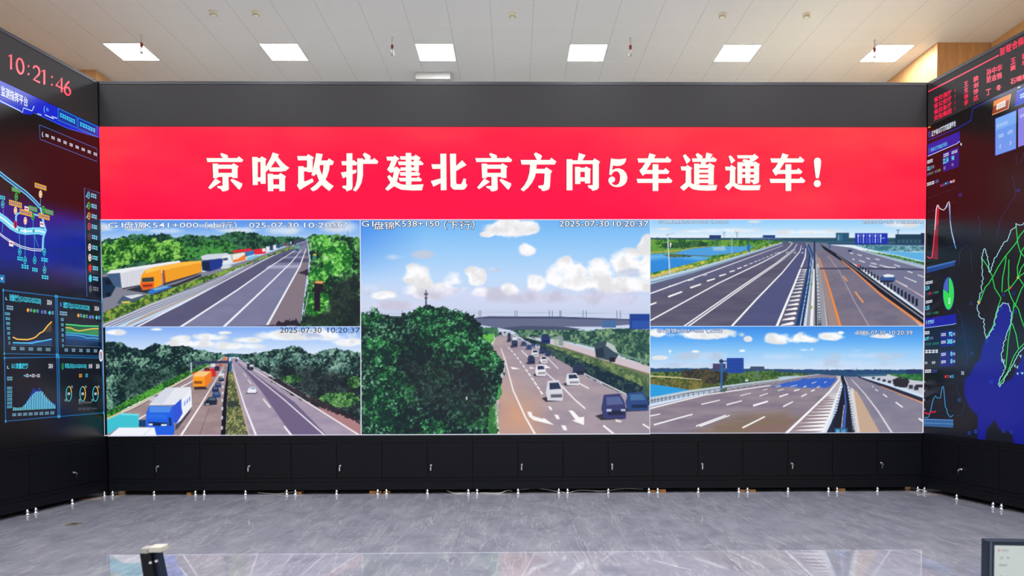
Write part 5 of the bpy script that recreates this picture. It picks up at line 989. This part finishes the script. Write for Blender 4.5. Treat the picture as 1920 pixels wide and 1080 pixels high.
for pts in (z6((640, 390), (652, 440), (665, 520), (560, 690), (540, 800)), z6((405, 660), (425, 700), (415, 800)), z6((280, 1000), (290, 900), (330, 860), (360, 900), (370, 1040)), z7((250, 200), (280, 250), (290, 330), (320, 500), (310, 560)), z7((250, 680), (260, 740), (300, 800), (280, 870), (240, 880)), z6((720, 240), (700, 300), (670, 320), (665, 250))): a.line(pts, .6, (40, 60, 110), 0)
for x, y, c in ((391, 160, (240, 180, 60)), (588, 66, (230, 60, 60)), (635, 2, (230, 190, 70))): a.ell(1720+x/3.375, 520+y/3.375, 1.7, 2.6, c, 3)
a.build('map_label', right, 'faint blue place names')

a = Art(FR, .0012)
a.line([(1925, 157), (1824, 203), (1820, 227), (1794, 241), (1740, 263)], 2.4, (24, 30, 130), 0); a.ell(1742.5, 252, 2.2, 6, (30, 70, 190), 1); a.ell(1742.5, 252, 1.2, 3.4, (10, 20, 50), 2)
a.text('辽宁省公路路网监测平台', [(1746.5, 246.2), (1792, 225), (1792, 236.5), (1746.5, 256.5)], (222, 232, 250), 2, .02); a.line([(1740.5, 239.5), (1745, 237.5)], 1.6, (250, 180, 60), 2)
a.build('title_lettering', right)
a = Art(FR, .0014); a.poly([(1863.5, 190), (1895, 176), (1890.5, 204), (1860, 216)], (150, 60, 20), 0); a.poly([(1863.5, 190), (1895, 176), (1893.5, 186), (1862, 200)], (240, 130, 40), 1); a.line([(1860, 215.5), (1890.5, 203.5), (1895, 176)], 1.1, (255, 200, 150), 2); a.poly([(1869, 195.5), (1885.5, 188), (1885, 199), (1868, 206.5)], (240, 236, 232), 3); a.marks([(1871, 197), (1884, 191), (1884, 198), (1870, 204)], 4, (190, 170, 160), 4, 2); a.build('header_button', right, 'orange header button')
a = Art(FR, .0014); a.poly([(1906, 171), (1926, 161), (1926, 190), (1903, 199)], (6, 40, 196), 0); a.line([(1907, 172), (1926, 163)], 1.2, (90, 140, 240), 1); a.line([(1908, 165), (1913, 162.5)], 1.8, (220, 235, 255), 2); a.marks([(1912, 177), (1926, 171), (1926, 181), (1912, 186)], 3, (170, 215, 250), 1, 2); a.line([(1903, 199), (1926, 190)], 1.2, (60, 110, 220), 1); a.build('header_button', right, 'blue header button')
a = Art(FR, .0014); a.poly([(1866, 222.5), (1905.5, 206.5), (1905, 279), (1866, 292)], (106, 152, 236), 0); a.poly([(1866, 222.5), (1905.5, 206.5), (1905.4, 230), (1866, 246)], (124, 172, 242), 1)
for q in ([(1869, 234), (1890, 226), (1890, 232), (1869, 240)], [(1872, 253), (1882, 249), (1882, 256), (1872, 260)], [(1889, 246), (1899, 242), (1899, 249), (1889, 253)]): a.marks(q, 4, (176, 204, 246), 2, 2)
a.text('0', [(1874, 271), (1877, 270), (1877, 278), (1874, 279)], (200, 220, 250), 2); a.text('3', [(1892.5, 265), (1896, 264), (1896, 271), (1892.5, 272)], (200, 220, 250), 2); a.line([(1905.5, 206.5), (1866, 222.5), (1866, 292), (1905, 279)], 1.4, (20, 60, 160), 3); a.build('status_card', right, 'light blue status card')
a = Art(FR, .0014); a.poly([(1909, 205), (1926, 198), (1926, 270), (1909, 276)], (136, 130, 226), 0); a.marks([(1912, 216), (1926, 210), (1926, 216), (1912, 222)], 3, (196, 200, 246), 1, 2); a.build('status_card', right, 'lilac status card')

a = Art(FR, .0010)
a.poly([(1739.5, 271), (1799.5, 246), (1799.5, 268), (1739.5, 293)], (8, 26, 160), 0); a.line([(1739.5, 293), (1795, 269), (1797, 266), (1800, 265.5)], 1.3, (180, 205, 250), 1); a.ell(1802, 270.5, 1.3, 2.6, (200, 220, 250), 1)
a.ell(1742.5, 282, 1.9, 6, (40, 70, 170), 1); a.text('高速公路交通运行概况', [(1745.5, 277.5), (1776, 265), (1776, 273), (1745.5, 285)], (70, 190, 240), 2, .02); a.build('panel_header', right, 'blue panel header')
a = Art(FR, .0010)
a.poly([(1768, 287), (1798, 274.5), (1798, 312.5), (1768, 323)], (8, 16, 132), 0)
a.marks([(1769, 289), (1779, 285), (1779, 292), (1769, 296)], 4, (196, 206, 232), 1, 2); a.marks([(1784, 284), (1795, 280), (1795, 286), (1784, 290)], 4, (196, 206, 232), 1, 2); a.text('32.54', [(1768, 298), (1778.5, 294), (1778.5, 304), (1768, 308)], (70, 220, 250), 1, .03); a.text('98', [(1784, 293), (1789, 291), (1789, 300), (1784, 302)], (70, 220, 250), 1, .03); a.marks([(1769, 313), (1773, 311.5), (1773, 317), (1769, 319)], 2, (130, 140, 180), 1, 2); a.marks([(1784, 307), (1788, 305.5), (1788, 311), (1784, 312)], 2, (130, 140, 180), 1, 2)
a.marks([(1738.5, 301), (1749, 297), (1749, 304), (1738.5, 308)], 4, (220, 222, 236), 1, 2); a.text('32.1', [(1738.5, 313), (1746, 310.5), (1746, 318), (1738.5, 320.5)], (80, 220, 250), 1, .03); a.marks([(1747, 311), (1752, 309.5), (1752, 315), (1747, 317)], 2, (130, 130, 170), 1, 2)
a.marks([(1738.5, 325), (1745, 322.5), (1745, 328), (1738.5, 330)], 3, (110, 100, 170), 1, 2); a.marks([(1745, 322.5), (1750, 320.5), (1750, 326), (1745, 328)], 3, (60, 130, 70), 1, 2); a.marks([(1752, 320), (1758, 318), (1758, 323), (1752, 325)], 3, (110, 100, 170), 1, 2); a.marks([(1758, 318), (1764, 316), (1764, 321), (1758, 323)], 3, (120, 150, 80), 1, 2)
a.marks([(1738, 343), (1752, 338.5), (1752, 345), (1738, 349.5)], 5, (222, 222, 236), 1, 2); a.marks([(1754, 338), (1760, 336), (1760, 342), (1754, 344)], 2, (80, 110, 200), 1, 2)
for x, y, c in ((1764.5, 348, (240, 40, 60)), (1773.5, 344, (60, 200, 230)), (1783, 341, (240, 240, 240))): a.ell(x, y, 1.3, 2.2, c, 1); a.marks([(x+1.8, y-3), (x+7.5, y-5), (x+7.5, y+.5), (x+1.8, y+2.5)], 3, (50, 80, 170) if x < 1780 else (226, 160, 170), 1, 2)
a.build('traffic_figure', right, 'blue box of traffic figures')
a = Art(FR, .0010)
a.poly(z6((80, 950), (97, 945), (107, 880), (118, 760), (128, 620), (137, 592), (146, 612), (140, 800), (140, 960)), (120, 14, 34), 0); a.poly(z6((128, 620), (137, 592), (148, 612), (142, 720), (122, 740)), (190, 16, 40), 1)
for i in range(5): a.line([(1739, 372+i*26), (1794, 351+i*27)], .5, (40, 44, 70), 0)
a.line(z6((68, 938), (78, 950), (90, 950), (98, 943), (107, 880), (118, 760), (128, 620), (137, 590)), 1.8, (240, 60, 90), 2); a.line(z6((118, 760), (128, 620), (134, 594), (140, 592), (148, 612), (160, 620), (178, 626), (192, 610), (205, 580), (213, 567), (218, 590), (222, 700)), 1.6, (226, 210, 226), 3); a.line(z6((196, 608), (214, 590), (220, 660), (225, 740), (236, 800), (250, 850), (261, 886)), 1.7, (80, 150, 215), 4); a.line(z6((222, 700), (232, 770), (252, 850)), 1, (220, 210, 230), 5)
for i in range(22):
    x = 1738.5+i*2.4; y = 503-i*.6; a.line([(x, y), (x, y+9-i*.05)], 1.5, (34, 84, 170), 1)
a.poly([(1738, 501), (1792, 488), (1792, 491), (1738, 504)], (50, 110, 190), 2); a.build('line_chart', right, 'line chart with a red and white double peak')
a = Art(FR, .0010)
a.ell(1778.5, 550.5, 11, 32, (20, 40, 130), 0, 32); a.ell(1778.5, 550.5, 10, 30, (44, 214, 84), 1, 32)
w = [(1778.5, 550.5)]+[(1778.5+10*math.sin(t), 550.5-30*math.cos(t)) for t in np.linspace(-1.25, 0, 9)]; a.poly(w, (70, 96, 190), 2); a.line([w[1], w[0], w[-1]], 1.1, (16, 30, 110), 3); a.marks([(1777.5, 559), (1782.5, 558), (1782.5, 570), (1777.5, 571)], 1, (180, 240, 200), 3, 3)
for y, n, c, x1 in ((528, 5, (214, 220, 236), 1749), (564, 5, (214, 220, 236), 1748)): a.marks([(1735.5, y), (x1, y-2.5), (x1, y+3.5), (1735.5, y+6)], n, c, 1, 2)
a.text('5.74', [(1735.5, 537), (1742.5, 535.5), (1742.5, 543.5), (1735.5, 545)], (80, 215, 245), 1, .03); a.text('1.35', [(1735.5, 574), (1742.5, 572.5), (1742.5, 580.5), (1735.5, 582)], (80, 215, 245), 1, .03)
for y, c2 in ((549, (214, 40, 50)), (587, (30, 110, 80))): a.marks([(1736, y), (1741, y-.8), (1741, y+4), (1736, y+5)], 3, (40, 80, 120), 1, 2); a.marks([(1741, y-.8), (1746, y-1.6), (1746, y+3.4), (1741, y+4)], 3, c2, 1, 2); a.marks([(1748, y-2), (1753, y-2.6), (1753, y+2), (1748, y+3)], 3, (40, 80, 120), 1, 2); a.marks([(1753, y-2.6), (1759.5, y-3.6), (1759.5, y+1), (1753, y+2)], 3, (40, 140, 80), 1, 2)
a.build('pie_chart', right, 'green pie chart with a blue wedge')
a = Art(FR, .0010); a.poly([(1735, 597), (1793, 588.5), (1792.5, 607.5), (1734.5, 615)], (8, 22, 160), 0); a.line([(1734.5, 615), (1788, 608), (1790, 606.5), (1793, 607)], 1.2, (150, 180, 240), 1); a.text('收费运行', [(1739.5, 600.5), (1751.5, 598.8), (1751.5, 606), (1739.5, 608)], (140, 215, 245), 2, .02); a.line([(1737, 601), (1737, 608)], 1.2, (120, 180, 240), 2); a.build('panel_header', right, 'small blue panel header')
a = Art(FR, .0010)
for q in ([(1763.5, 622), (1791.5, 618.5), (1791, 648), (1763, 651)], [(1762.5, 660), (1791, 656.5), (1790.5, 686), (1762, 687.5)]): a.poly(q, (6, 18, 118), 0)
for y, v in ((625, '92'), (639, '305'), (662, '0'), (676, '0')):
    a.marks([(1764.5, y), (1773.5, y-1), (1773.5, y+5), (1764.5, y+6)], 4, (206, 212, 232), 1, 2); a.text(v, [(1785-3*len(v), y-3), (1786, y-3.2), (1786, y+5.6), (1785-3*len(v), y+5.8)], (100, 225, 250), 1, .04); a.marks([(1787, y-1), (1791, y-1.4), (1791, y+4), (1787, y+4.4)], 2, (180, 190, 220), 1, 2)
for y, x1, c in ((621, 1743, (220, 222, 236)), (656, 1759, (220, 222, 236)), (693, 1746, (226, 226, 238)), (693, 1757, (50, 70, 130))):
    a.marks([(1734 if c[0] > 100 else 1747, y), (x1, y-.8), (x1, y+6), (1734 if c[0] > 100 else 1747, y+6.8)], 4, c, 1, 2)
a.text('6.97', [(1734, 632), (1742, 631), (1742, 638), (1734, 639)], (80, 215, 245), 1, .03); a.marks([(1743, 632), (1750, 631), (1750, 636), (1743, 637)], 3, (110, 120, 160), 1, 2); a.marks([(1735, 643.5), (1746, 642.5), (1746, 647), (1735, 648)], 5, (24, 110, 110), 1, 2); a.marks([(1748, 642.5), (1761, 641.5), (1761, 646), (1748, 647)], 5, (24, 120, 90), 1, 2)
a.marks([(1734, 678), (1739, 678), (1739, 683), (1734, 683)], 2, (180, 190, 210), 1, 2); a.marks([(1747, 677.5), (1754, 677), (1754, 682), (1747, 683)], 2, (190, 196, 214), 1, 2)
a.build('traffic_figure', right, 'two small boxes of figures')
a = Art(FR, .0010)
for x, c in ((1772.5, (235, 40, 60)), (1782, (70, 190, 235))): a.ell(x, 706, 1.4, 2.4, c, 1); a.marks([(x+2, 703), (x+6.5, 702.6), (x+6.5, 709), (x+2, 709.4)], 2, tuple(int(v*.8) for v in c), 1, 2)
for i in range(4): a.marks([(1732.5, 714+i*17), (1735, 714+i*17), (1735, 719+i*17), (1732.5, 719+i*17)], 1, (130, 140, 170), 1, 1)
for i in range(4): a.line([(1735, 720+i*17), (1789, 718+i*17)], .5, (30, 40, 70), 0)
a.line(z7((45, 886), (62, 888), (72, 882), (85, 842), (95, 790), (104, 765), (115, 749), (125, 765), (135, 762), (146, 766), (153, 720), (158, 695), (163, 688), (168, 712), (173, 770), (178, 826), (185, 828), (190, 860), (198, 872), (206, 882), (215, 882), (225, 872)), 1.3, (56, 150, 205), 1); a.line(z7((45, 857), (62, 862), (78, 862), (88, 848), (100, 855), (118, 848)), 2.4, (214, 20, 50), 2)
for i in range(24): x = 1733.2+i*2.3; a.line([(x, 785+i*.06), (x, 799+i*.12)], 1.35, (60, 120, 190), 1)
for y in (786, 793): a.line([(1733, y), (1788, y+2)], 1, (90, 150, 210), 2)
a.build('line_chart', right, 'small blue line chart with a red scribble')

# red LED lettering on the right fascia
ros = T('led_text_sign', 'red LED lettering glowing on the right fascia board', 'sign', FR, (.9, -.002, Z_SCREEN+.05))
RED = (250, 10, 62); RED2 = (255, 40, 84)
a = Art(FR, .004); a.line([(1740.5, 172), (1800, 141.5), (1873, 103.5)], 2.6, (220, 8, 54), 0); a.line([(1740.5, 172), (1800, 141.5), (1873, 103.5)], 1.2, (255, 70, 110), 2); a.build('rule_line', ros)
def redtext(t, q, b=.016):
    a = Art(FR, .004); q = np.array(q, float); a.text(t, q, (206, 6, 50), 0, b+.02); a.text(t, q, RED2, 3, b*.3); a.build('text_row', ros)
redtext('驻联合指挥', [(1874.5, 91), (1931, 61.5), (1931, 76.5), (1874.5, 106.5)])
for i, t in enumerate(('省交通厅', '省公安厅', '省应急厅', '交投集团')):
    y = i*11.4; redtext(t, [(1751, 183+y), (1784, 167.5+y*1.02), (1784, 177.5+y*1.02), (1751, 193+y)])
for i in range(4):
    for d in (0, 3.4): a = Art(FR, .004); a.ell(1790.5, 168+i*11.2+d, .8, 1, RED, 0); a.build('colon_dot', ros)
for col, x0, x1, y0, st in (('王支徐李', 1807.5, 1815.5, 154.5, 11.6), ('鹏剑铮达', 1825, 1834.5, 144.5, 12)):
    for i, c in enumerate(col): y = y0+i*st; redtext(c, [(x0, y), (x1, y-4), (x1, y+6.2), (x0, y+10.2)])
redtext('孙中华', [(1849.5, 130), (1879, 119.5), (1879, 132), (1849.5, 144)]); redtext('范志强', [(1849.5, 144.5), (1879, 134.5), (1879, 146), (1849.5, 157)])
redtext('丁', [(1848.5, 168.5), (1858, 165.5), (1858, 177), (1848.5, 180)]); redtext('冬', [(1867.5, 160.5), (1878, 157), (1878, 168), (1867.5, 171.5)])
redtext('王', [(1895, 110.5), (1904.5, 106.5), (1904.5, 118), (1895, 122)]); redtext('高', [(1894.5, 123.5), (1904.5, 119.5), (1904.5, 130), (1894.5, 134)]); redtext('程', [(1916, 101), (1926, 97), (1926, 109), (1916, 113)]); redtext('坤', [(1916, 114), (1926, 110), (1926, 121), (1916, 125)])
redtext('石晴亮', [(1894.5, 148), (1926, 136), (1926, 147), (1894.5, 159.5)])

# ================================================================== ceiling fittings
def ceiling_light(label, group='square ceiling lights'):
    t = T('ceiling_light', label, 'ceiling light', WORLD, (0, 0, CEIL), group)
    bm = bmesh.new()
    for a in ((-.3, -.284, -.3, .3), (.284, .3, -.3, .3), (-.284, .284, -.3, -.284), (-.284, .284, .284, .3)): box(bm, *a, CEIL-.006, CEIL, .0)
    obj('frame', bm, M['lamp_frame'], t)
    bm = bmesh.new(); box(bm, -.285, .285, -.285, .285, CEIL-.004, CEIL-.001); obj('diffuser', bm, M['lamp'], t)
    return t
LN = ['square glowing ceiling light nearest the left display, beside the first hanging sprinkler', 'square glowing ceiling light, second from the left', 'square glowing ceiling light above the white ceiling unit', 'square glowing ceiling light, third from the right',
      'square glowing ceiling light, second from the right', 'square glowing ceiling light nearest the wood panelled corner']
L0 = ceiling_light(LN[0]); L0.o.location = (LX, LY, CEIL)
for i in range(1, 6): copy_thing(L0.o, WORLD, (LX+2.396*i, LY, CEIL), LN[i])
for j in range(4):
    for i in range(6):
        o = copy_thing(L0.o, WORLD, (LX+2.4*i, -1.4-2.7*j, CEIL), 'square glowing ceiling light over the open floor in front of the displays')
        o['group'] = 'ceiling lights over the open floor'

def detector(label):
    t = T('smoke_detector', label, 'smoke detector', WORLD, (0, 0, CEIL), 'smoke detectors on the ceiling')
    bm = bmesh.new(); lathe(bm, [(.058, CEIL-.014), (.062, CEIL-.008), (.062, CEIL)], 28); obj('base', bm, M['plastic_cream'], t, smooth=False)
    bm = bmesh.new(); lathe(bm, [(.022, CEIL-.056), (.036, CEIL-.052), (.046, CEIL-.040), (.050, CEIL-.028), (.050, CEIL-.014)], 28); obj('sensor_dome', bm, M['plastic_cream'], t, smooth=True)
    bm = bmesh.new()
    for k in range(10):
        q = k*math.pi/5; R = Matrix.Translation((.0405*math.cos(q), .0405*math.sin(q), CEIL-.044)) @ Matrix.Rotation(q, 4, 'Z') @ Matrix.Rotation(-.5, 4, 'Y'); box(bm, -.002, .003, -.009, .009, -.006, .006, 0, R)
    obj('vent_slot', bm, M['plastic_black'], t)
    return t
D = [(400, 25, 'cream smoke detector nearest the left display'), (480, 26, 'cream smoke detector, second from the left'), (961, 29, 'cream smoke detector near the middle of the ceiling'), (1354, 29, 'pale smoke detector, second from the right'), (1512, 29, 'pale smoke detector nearest the wood panelled corner')]
d0 = None
for px, py, lab in D:
    h = hit_z(px, py-3, CEIL)
    if d0 is None: d0 = detector(lab); d0.o.location = Vector(h)
    else: copy_thing(d0.o, WORLD, h, lab)
def sprinkler(label):
    t = T('sprinkler_head', label, 'sprinkler', WORLD, (0, 0, CEIL), 'hanging sprinkler heads')
    bm = bmesh.new(); lathe(bm, [(.011, CEIL-.115), (.011, CEIL)], 14); lathe(bm, [(.020, CEIL-.004), (.020, CEIL)], 18); obj('drop_pipe', bm, M['pipe'], t)
    bm = bmesh.new(); lathe(bm, [(.017, CEIL-.175), (.021, CEIL-.170), (.021, CEIL-.118), (.016, CEIL-.113)], 16); obj('sleeve', bm, M['red_glass'], t, 'dark red sleeve', smooth=False)
    bm = bmesh.new(); lathe(bm, [(.008, CEIL-.262), (.017, CEIL-.250), (.020, CEIL-.225), (.017, CEIL-.190), (.014, CEIL-.176)], 16); obj('bulb', bm, M['glass'], t, 'clear glass bulb', smooth=True)
    bm = bmesh.new()
    for s in (-1, 1): tube(bm, [(s*.016, 0, CEIL-.176), (s*.024, 0, CEIL-.215), (s*.016, 0, CEIL-.258)], .003, 6)
    lathe(bm, [(.026, CEIL-.268), (.026, CEIL-.263)], 16); obj('deflector', bm, M['steel'], t)
    return t
S = [(265, 66, 'red sleeved sprinkler hanging in front of the leftmost ceiling light'), (735.5, 70, 'red sleeved sprinkler left of the middle, alone on plain ceiling tiles'), (1182, 71, 'red sleeved sprinkler right of the middle, alone on plain ceiling tiles'), (1640, 75, 'dark sleeved sprinkler hanging in front of the rightmost ceiling light')]
s0 = None
for px, py, lab in S:
    h = hit_z(px, py, CEIL)
    if s0 is None: s0 = sprinkler(lab); s0.o.location = Vector(h)
    else: copy_thing(s0.o, WORLD, h, lab)
# batten lights added out of sight behind the displays to brighten the ceiling
M['warm_fill_tube'] = mat('warm added fill tube', (.9, .9, .9), .5, emit=(1, .9, .7), strength=CEILING_FILL_STRENGTH*3.2)
M['tube'] = mat('added fill tube', (.9, .9, .9), .5, emit=(.95, .985, 1), strength=CEILING_FILL_STRENGTH)
for i in range(5):
    x = -4.2+2.4*i; t = T('fill_batten', 'added unseen batten light behind the centre display, brightening the ceiling', 'batten light', WORLD, (x, 1.3, 0), 'added fill battens behind the centre display')
    bm = bmesh.new(); box(bm, x-.7, x+.7, 1.22, 1.38, 4.36, 4.42, .004); obj('housing', bm, M['plastic_white'], t)
    bm = bmesh.new(); box(bm, x-.68, x+.68, 1.24, 1.36, 4.421, 4.45, .008); obj('tube', bm, M['tube' if i < 4 else 'warm_fill_tube'], t)
    bm = bmesh.new(); box(bm, x-.03, x+.03, 1.27, 1.33, 0, 4.36); box(bm, x-.2, x+.2, 1.1, 1.5, 0, .02); obj('pole', bm, M['pipe'], t)
# white ceiling unit peeping over the centre fascia
ha = hit_z(779, 135, CEIL); hb = hit_z(844, 135, CEIL)
t = T('ceiling_unit', 'white boxy ceiling unit just above the black fascia edge', 'ceiling unit', WORLD, ((ha[0]+hb[0])/2, ha[1]+.3, CEIL))
bm = bmesh.new(); box(bm, ha[0], hb[0], ha[1], ha[1]+.6, CEIL-.115, CEIL, .008); M['casing'] = mat('off white casing', (.5, .5, .49), .5); obj('casing', bm, M['casing'], t)
bm = bmesh.new()
for k in range(6): box(bm, ha[0]+.05, hb[0]-.05, ha[1]+.06+k*.09, ha[1]+.09+k*.09, CEIL-.120, CEIL-.114, .001)
obj('grille', bm, M['pipe'], t)

# ================================================================== small things on the floor
SH = [(356, 927.0, 8, .03), (560, 926.5, 10, .035), (703, 926.5, 22, .04), (724, 926.5, 12, .035), (1222, 922.5, 14, .03), (1240, 922.5, 16, .04), (1400, 921.5, 32, .03), (1576, 921, 17, .04)]
SL_ = ['small orange timber shim beside the leftmost pair of chrome feet', 'small orange timber shim beside a cluster of chrome feet under the third cabinet', 'long orange timber shim under the fourth cabinet', 'short orange timber shim right of the long one under the fourth cabinet',
       'darker orange timber shim behind two chrome feet, right of the middle', 'orange timber shim just right of two chrome feet, right of the middle', 'thin orange timber shim under the third cabinet from the right corner', 'orange timber shim nearest the right corner']
for (px, py, wpx, h), lab in zip(SH, SL_):
    c = hit_z(px, py, 0); w = wpx/141.
    yb = .06
    t = T('timber_shim', lab, 'wood block', WORLD, (c[0], yb, 0), 'timber shims under the cabinets')
    bm = bmesh.new(); box(bm, c[0]-w/2, c[0]+w/2, yb-.03, yb+.08, 0, h, .002); obj('block', bm, M['shim'], t)
def cable(pts, label, r=.006):
    P = [np.array(p, float) for p in pts]; out = []
    for i in range(len(P)-1):
        p0, p1, p2, p3 = P[max(i-1, 0)], P[i], P[i+1], P[min(i+2, len(P)-1)]
        for k in range(8):
            t = k/8.; out.append(.5*((2*p1)+(p2-p0)*t+(2*p0-5*p1+4*p2-p3)*t*t+(3*p1-p0-3*p2+p3)*t**3))
    out.append(P[-1]); bm = bmesh.new(); tube(bm, out, r, 8)
    o = obj('cable', bm, M['cable'], None, smooth=True); o['label'] = label; o['category'] = 'cable'; o['group'] = 'loose cables under the cabinets'
def fl(px, y, z=.007): return (hit_y(px, 925, y)[0], y, z)
cable([fl(838, .10, .03), fl(848, .04), fl(862, .0), fl(880, .03), fl(900, .02), fl(920, -.01), fl(938, .0), fl(950, .05, .03), fl(960, .09, .02)], 'pale loose cable looping under the middle cabinets')
cable([fl(968, .09, .03), fl(1010, .08, .05), fl(1060, .02), fl(1090, .06, .03), fl(1130, .03, .02), fl(1170, .08, .045), fl(1206, .09, .03)], 'thin pale cable running right of the middle under the cabinets', .004)
cable([fl(1719, -.05, .012), fl(1724, -.06, .03), fl(1731, -.075, .028), fl(1738, -.10, .012)], 'short white cable in the right corner at the foot of the cabinets')
cable([fl(483, .06, .02), fl(520, .02), fl(552, .07, .03)], 'thin pale cable left of the orange shims under the third cabinet', .004)
c = hit_z(139, 983, 0)
t = T('floor_socket', 'flat bronze floor socket cover near the left cabinets', 'floor socket', WORLD, (c[0], c[1], 0))
bm = bmesh.new(); lathe(bm, [(.085, 0), (.085, .003), (.080, .004)], 28, Matrix.Translation((c[0], c[1], 0))); obj('cover_plate', bm, M['brass'], t)
bm = bmesh.new(); box(bm, c[0]-.03, c[0]+.03, c[1]-.03, c[1]+.03, .004, .006, .001); obj('flap', bm, M['steel'], t)

# ================================================================== the control desk just below the picture, with what stands on it
DY = float(CAM[1])+1.45
t = T('control_desk', 'long grey control desk facing the displays', 'desk', WORLD, (.6, DY, 0))
bm = bmesh.new(); box(bm, -2.6, 3.8, DY-.35, DY+.75, .71, .75, .006); obj('desktop', bm, M['desk'], t)
for x in (-2.45, .6, 3.65):
    bm = bmesh.new(); box(bm, x-.03, x+.03, DY-.25, DY+.65, 0, .71, .004); obj('leg_panel', bm, M['plastic_black'], t)
# monitor at the lower right
MY = float(CAM[1])+2.0
pl = hit_y(1852.5, 1014, MY); ang = math.radians(-6)
MW, MH = .56, .34
mon = T('monitor', 'dark framed computer monitor showing a pale calendar page', 'monitor', Frame((pl[0], pl[1], 0), ang), (MW/2, 0, .75), None)
z1 = pl[2]; z0 = z1-MH
bm = bmesh.new(); box(bm, 0, MW, .0, .035, z0, z1, .003); box(bm, .06, MW-.06, .03, .055, z0+.05, z1-.05, .01); obj('housing', bm, M['plastic_navy'], mon)
M['page'] = mat('lit pale screen', (.3, .3, .3), .3, emit=L8(178, 192, 188), strength=.62)
M['slate'] = mat('painted bezel highlight', (.06, .085, .12), .35)
bm = bmesh.new(); box(bm, .005, .0105, -.002, .004, z0+.004, z1-.004, .001); obj('bezel_highlight', bm, M['slate'], mon, 'bezel highlight put into a paler slate strip')  # pale strip stands in for the highlight along the bezel edge
bm = bmesh.new(); box(bm, .018, MW-.018, -.0015, .002, z0+.024, z1-.013); obj('screen', bm, M['page'], mon, 'pale lit screen')
mf = Frame((pl[0], pl[1], 0), ang)
a = Art(mf, .0025)
def mr(x0, zz0, x1, zz1, c, lev=0):
    V = np.array([(x0, -.003, zz0), (x1, -.003, zz0), (x1, -.003, zz1), (x0, -.003, zz1)]); a.V.append(V); a.F.append(tuple(range(a.n, a.n+4))); a.C.append(L8(*c)); a.n += 4
for k in range(7):
    mr(.026+k*.072, z1-.030, .032+k*.072, z1-.023, (198, 150, 156)); mr(.035+k*.072, z1-.029, .056+k*.072, z1-.024, (164, 178, 176))
    for r in range(5):
        mr(.032+k*.072, z1-.052-r*.055, .042+k*.072, z1-.044-r*.055, (168, 180, 178)); mr(.032+k*.072+.018, z1-.050-r*.055, .032+k*.072+.026, z1-.045-r*.055, (156, 170, 168)); mr(.030+k*.072, z1-.072-r*.055, .052+k*.072, z1-.066-r*.055, (158, 172, 170))
a.build('calendar_mark', mon, rel=mon.l)
bm = bmesh.new(); box(bm, MW/2-.03, MW/2+.03, .05, .075, .76, z0+.16, .004); obj('stand_neck', bm, M['plastic_navy'], mon)
bm = bmesh.new(); box(bm, MW/2-.13, MW/2+.13, -.05, .15, .75, .764, .004); obj('stand_foot', bm, M['plastic_navy'], mon)
# leaning twin bar at the lower left
SY = float(CAM[1])+1.9
q0 = hit_y(270, 1042, SY); k = 1.9/F_PX
t = T('desk_stand', 'black twin-bar stand with cream caps leaning at the front', 'stand', WORLD, (q0[0]+.05, SY, .75))
bars = [((262, 1038), (268, 1082), 17, 0.), ((281, 1036), (291, 1082), 10, .012)]
def P3(px, py, dy=0.): h = hit_y(px, py, SY+dy); return Vector(h)
def bar(bm, px0, py0, px1, py1, wpx, depth, dy, ext):
    A = P3(px0, py0, dy); B = P3(px1, py1, dy); d = (B-A).normalized(); B = A+d*((A.z-.764)/-d.z) if ext else B
    w = wpx*k; vs = []
    for P in (A, B):
        for x, y in ((0, 0), (w, 0), (w, depth), (0, depth)): vs.append(bm.verts.new((P.x+x, P.y+y, P.z)))
    f = [(0, 1, 2, 3), (7, 6, 5, 4), (0, 4, 5, 1), (1, 5, 6, 2), (2, 6, 7, 3), (3, 7, 4, 0)]
    for q in f: bm.faces.new([vs[i] for i in q])
    bmesh.ops.recalc_face_normals(bm, faces=bm.faces); return A, B
bm = bmesh.new(); A, B = bar(bm, 262, 1038, 268.5, 1080, 20, .035, 0, True); obj('upright', bm, M['plastic_black'], t)
bm = bmesh.new(); A2, B2 = bar(bm, 283.5, 1036, 293, 1080, 10.5, .03, .012, True); obj('upright', bm, M['plastic_navy'], t)
bm = bmesh.new(); bar(bm, 279, 1037, 289, 1080, 6, .02, .02, True); obj('upright', bm, M['plastic_black'], t)
C = P3(263, 1032.5); bm = bmesh.new(); box(bm, C.x, C.x+14*k, C.y, C.y+.035, C.z-9*k, C.z+4*k, .003); M['cap'] = mat('grey cream plastic', (.36, .35, .32), .5); obj('cap', bm, M['cap'], t, 'grey cream cap')
C = P3(280, 1030); bm = bmesh.new(); box(bm, C.x, C.x+23.5*k, C.y-.005, C.y+.035, C.z-5.5*k, C.z+4.5*k, .003); M['cap2'] = mat('cream cap plastic', (.55, .53, .45), .5); obj('cap', bm, M['cap2'], t, 'cream cap')
for px, py in ((283, 1054.5), (294, 1051.5)):
    C = P3(px, py); bm = bmesh.new(); lathe(bm, [(.0042, 0), (.0042, .002), (.003, .004)], 14, Matrix.Translation((C.x, C.y-.001, C.z)) @ Matrix.Rotation(math.pi/2, 4, 'X')); obj('stud', bm, M['chrome'], t, smooth=False)
bm = bmesh.new(); bx = B.x; box(bm, bx-.03, bx+.14, SY-.06, SY+.10, .75, .766, .003); obj('base_plate', bm, M['plastic_black'], t)
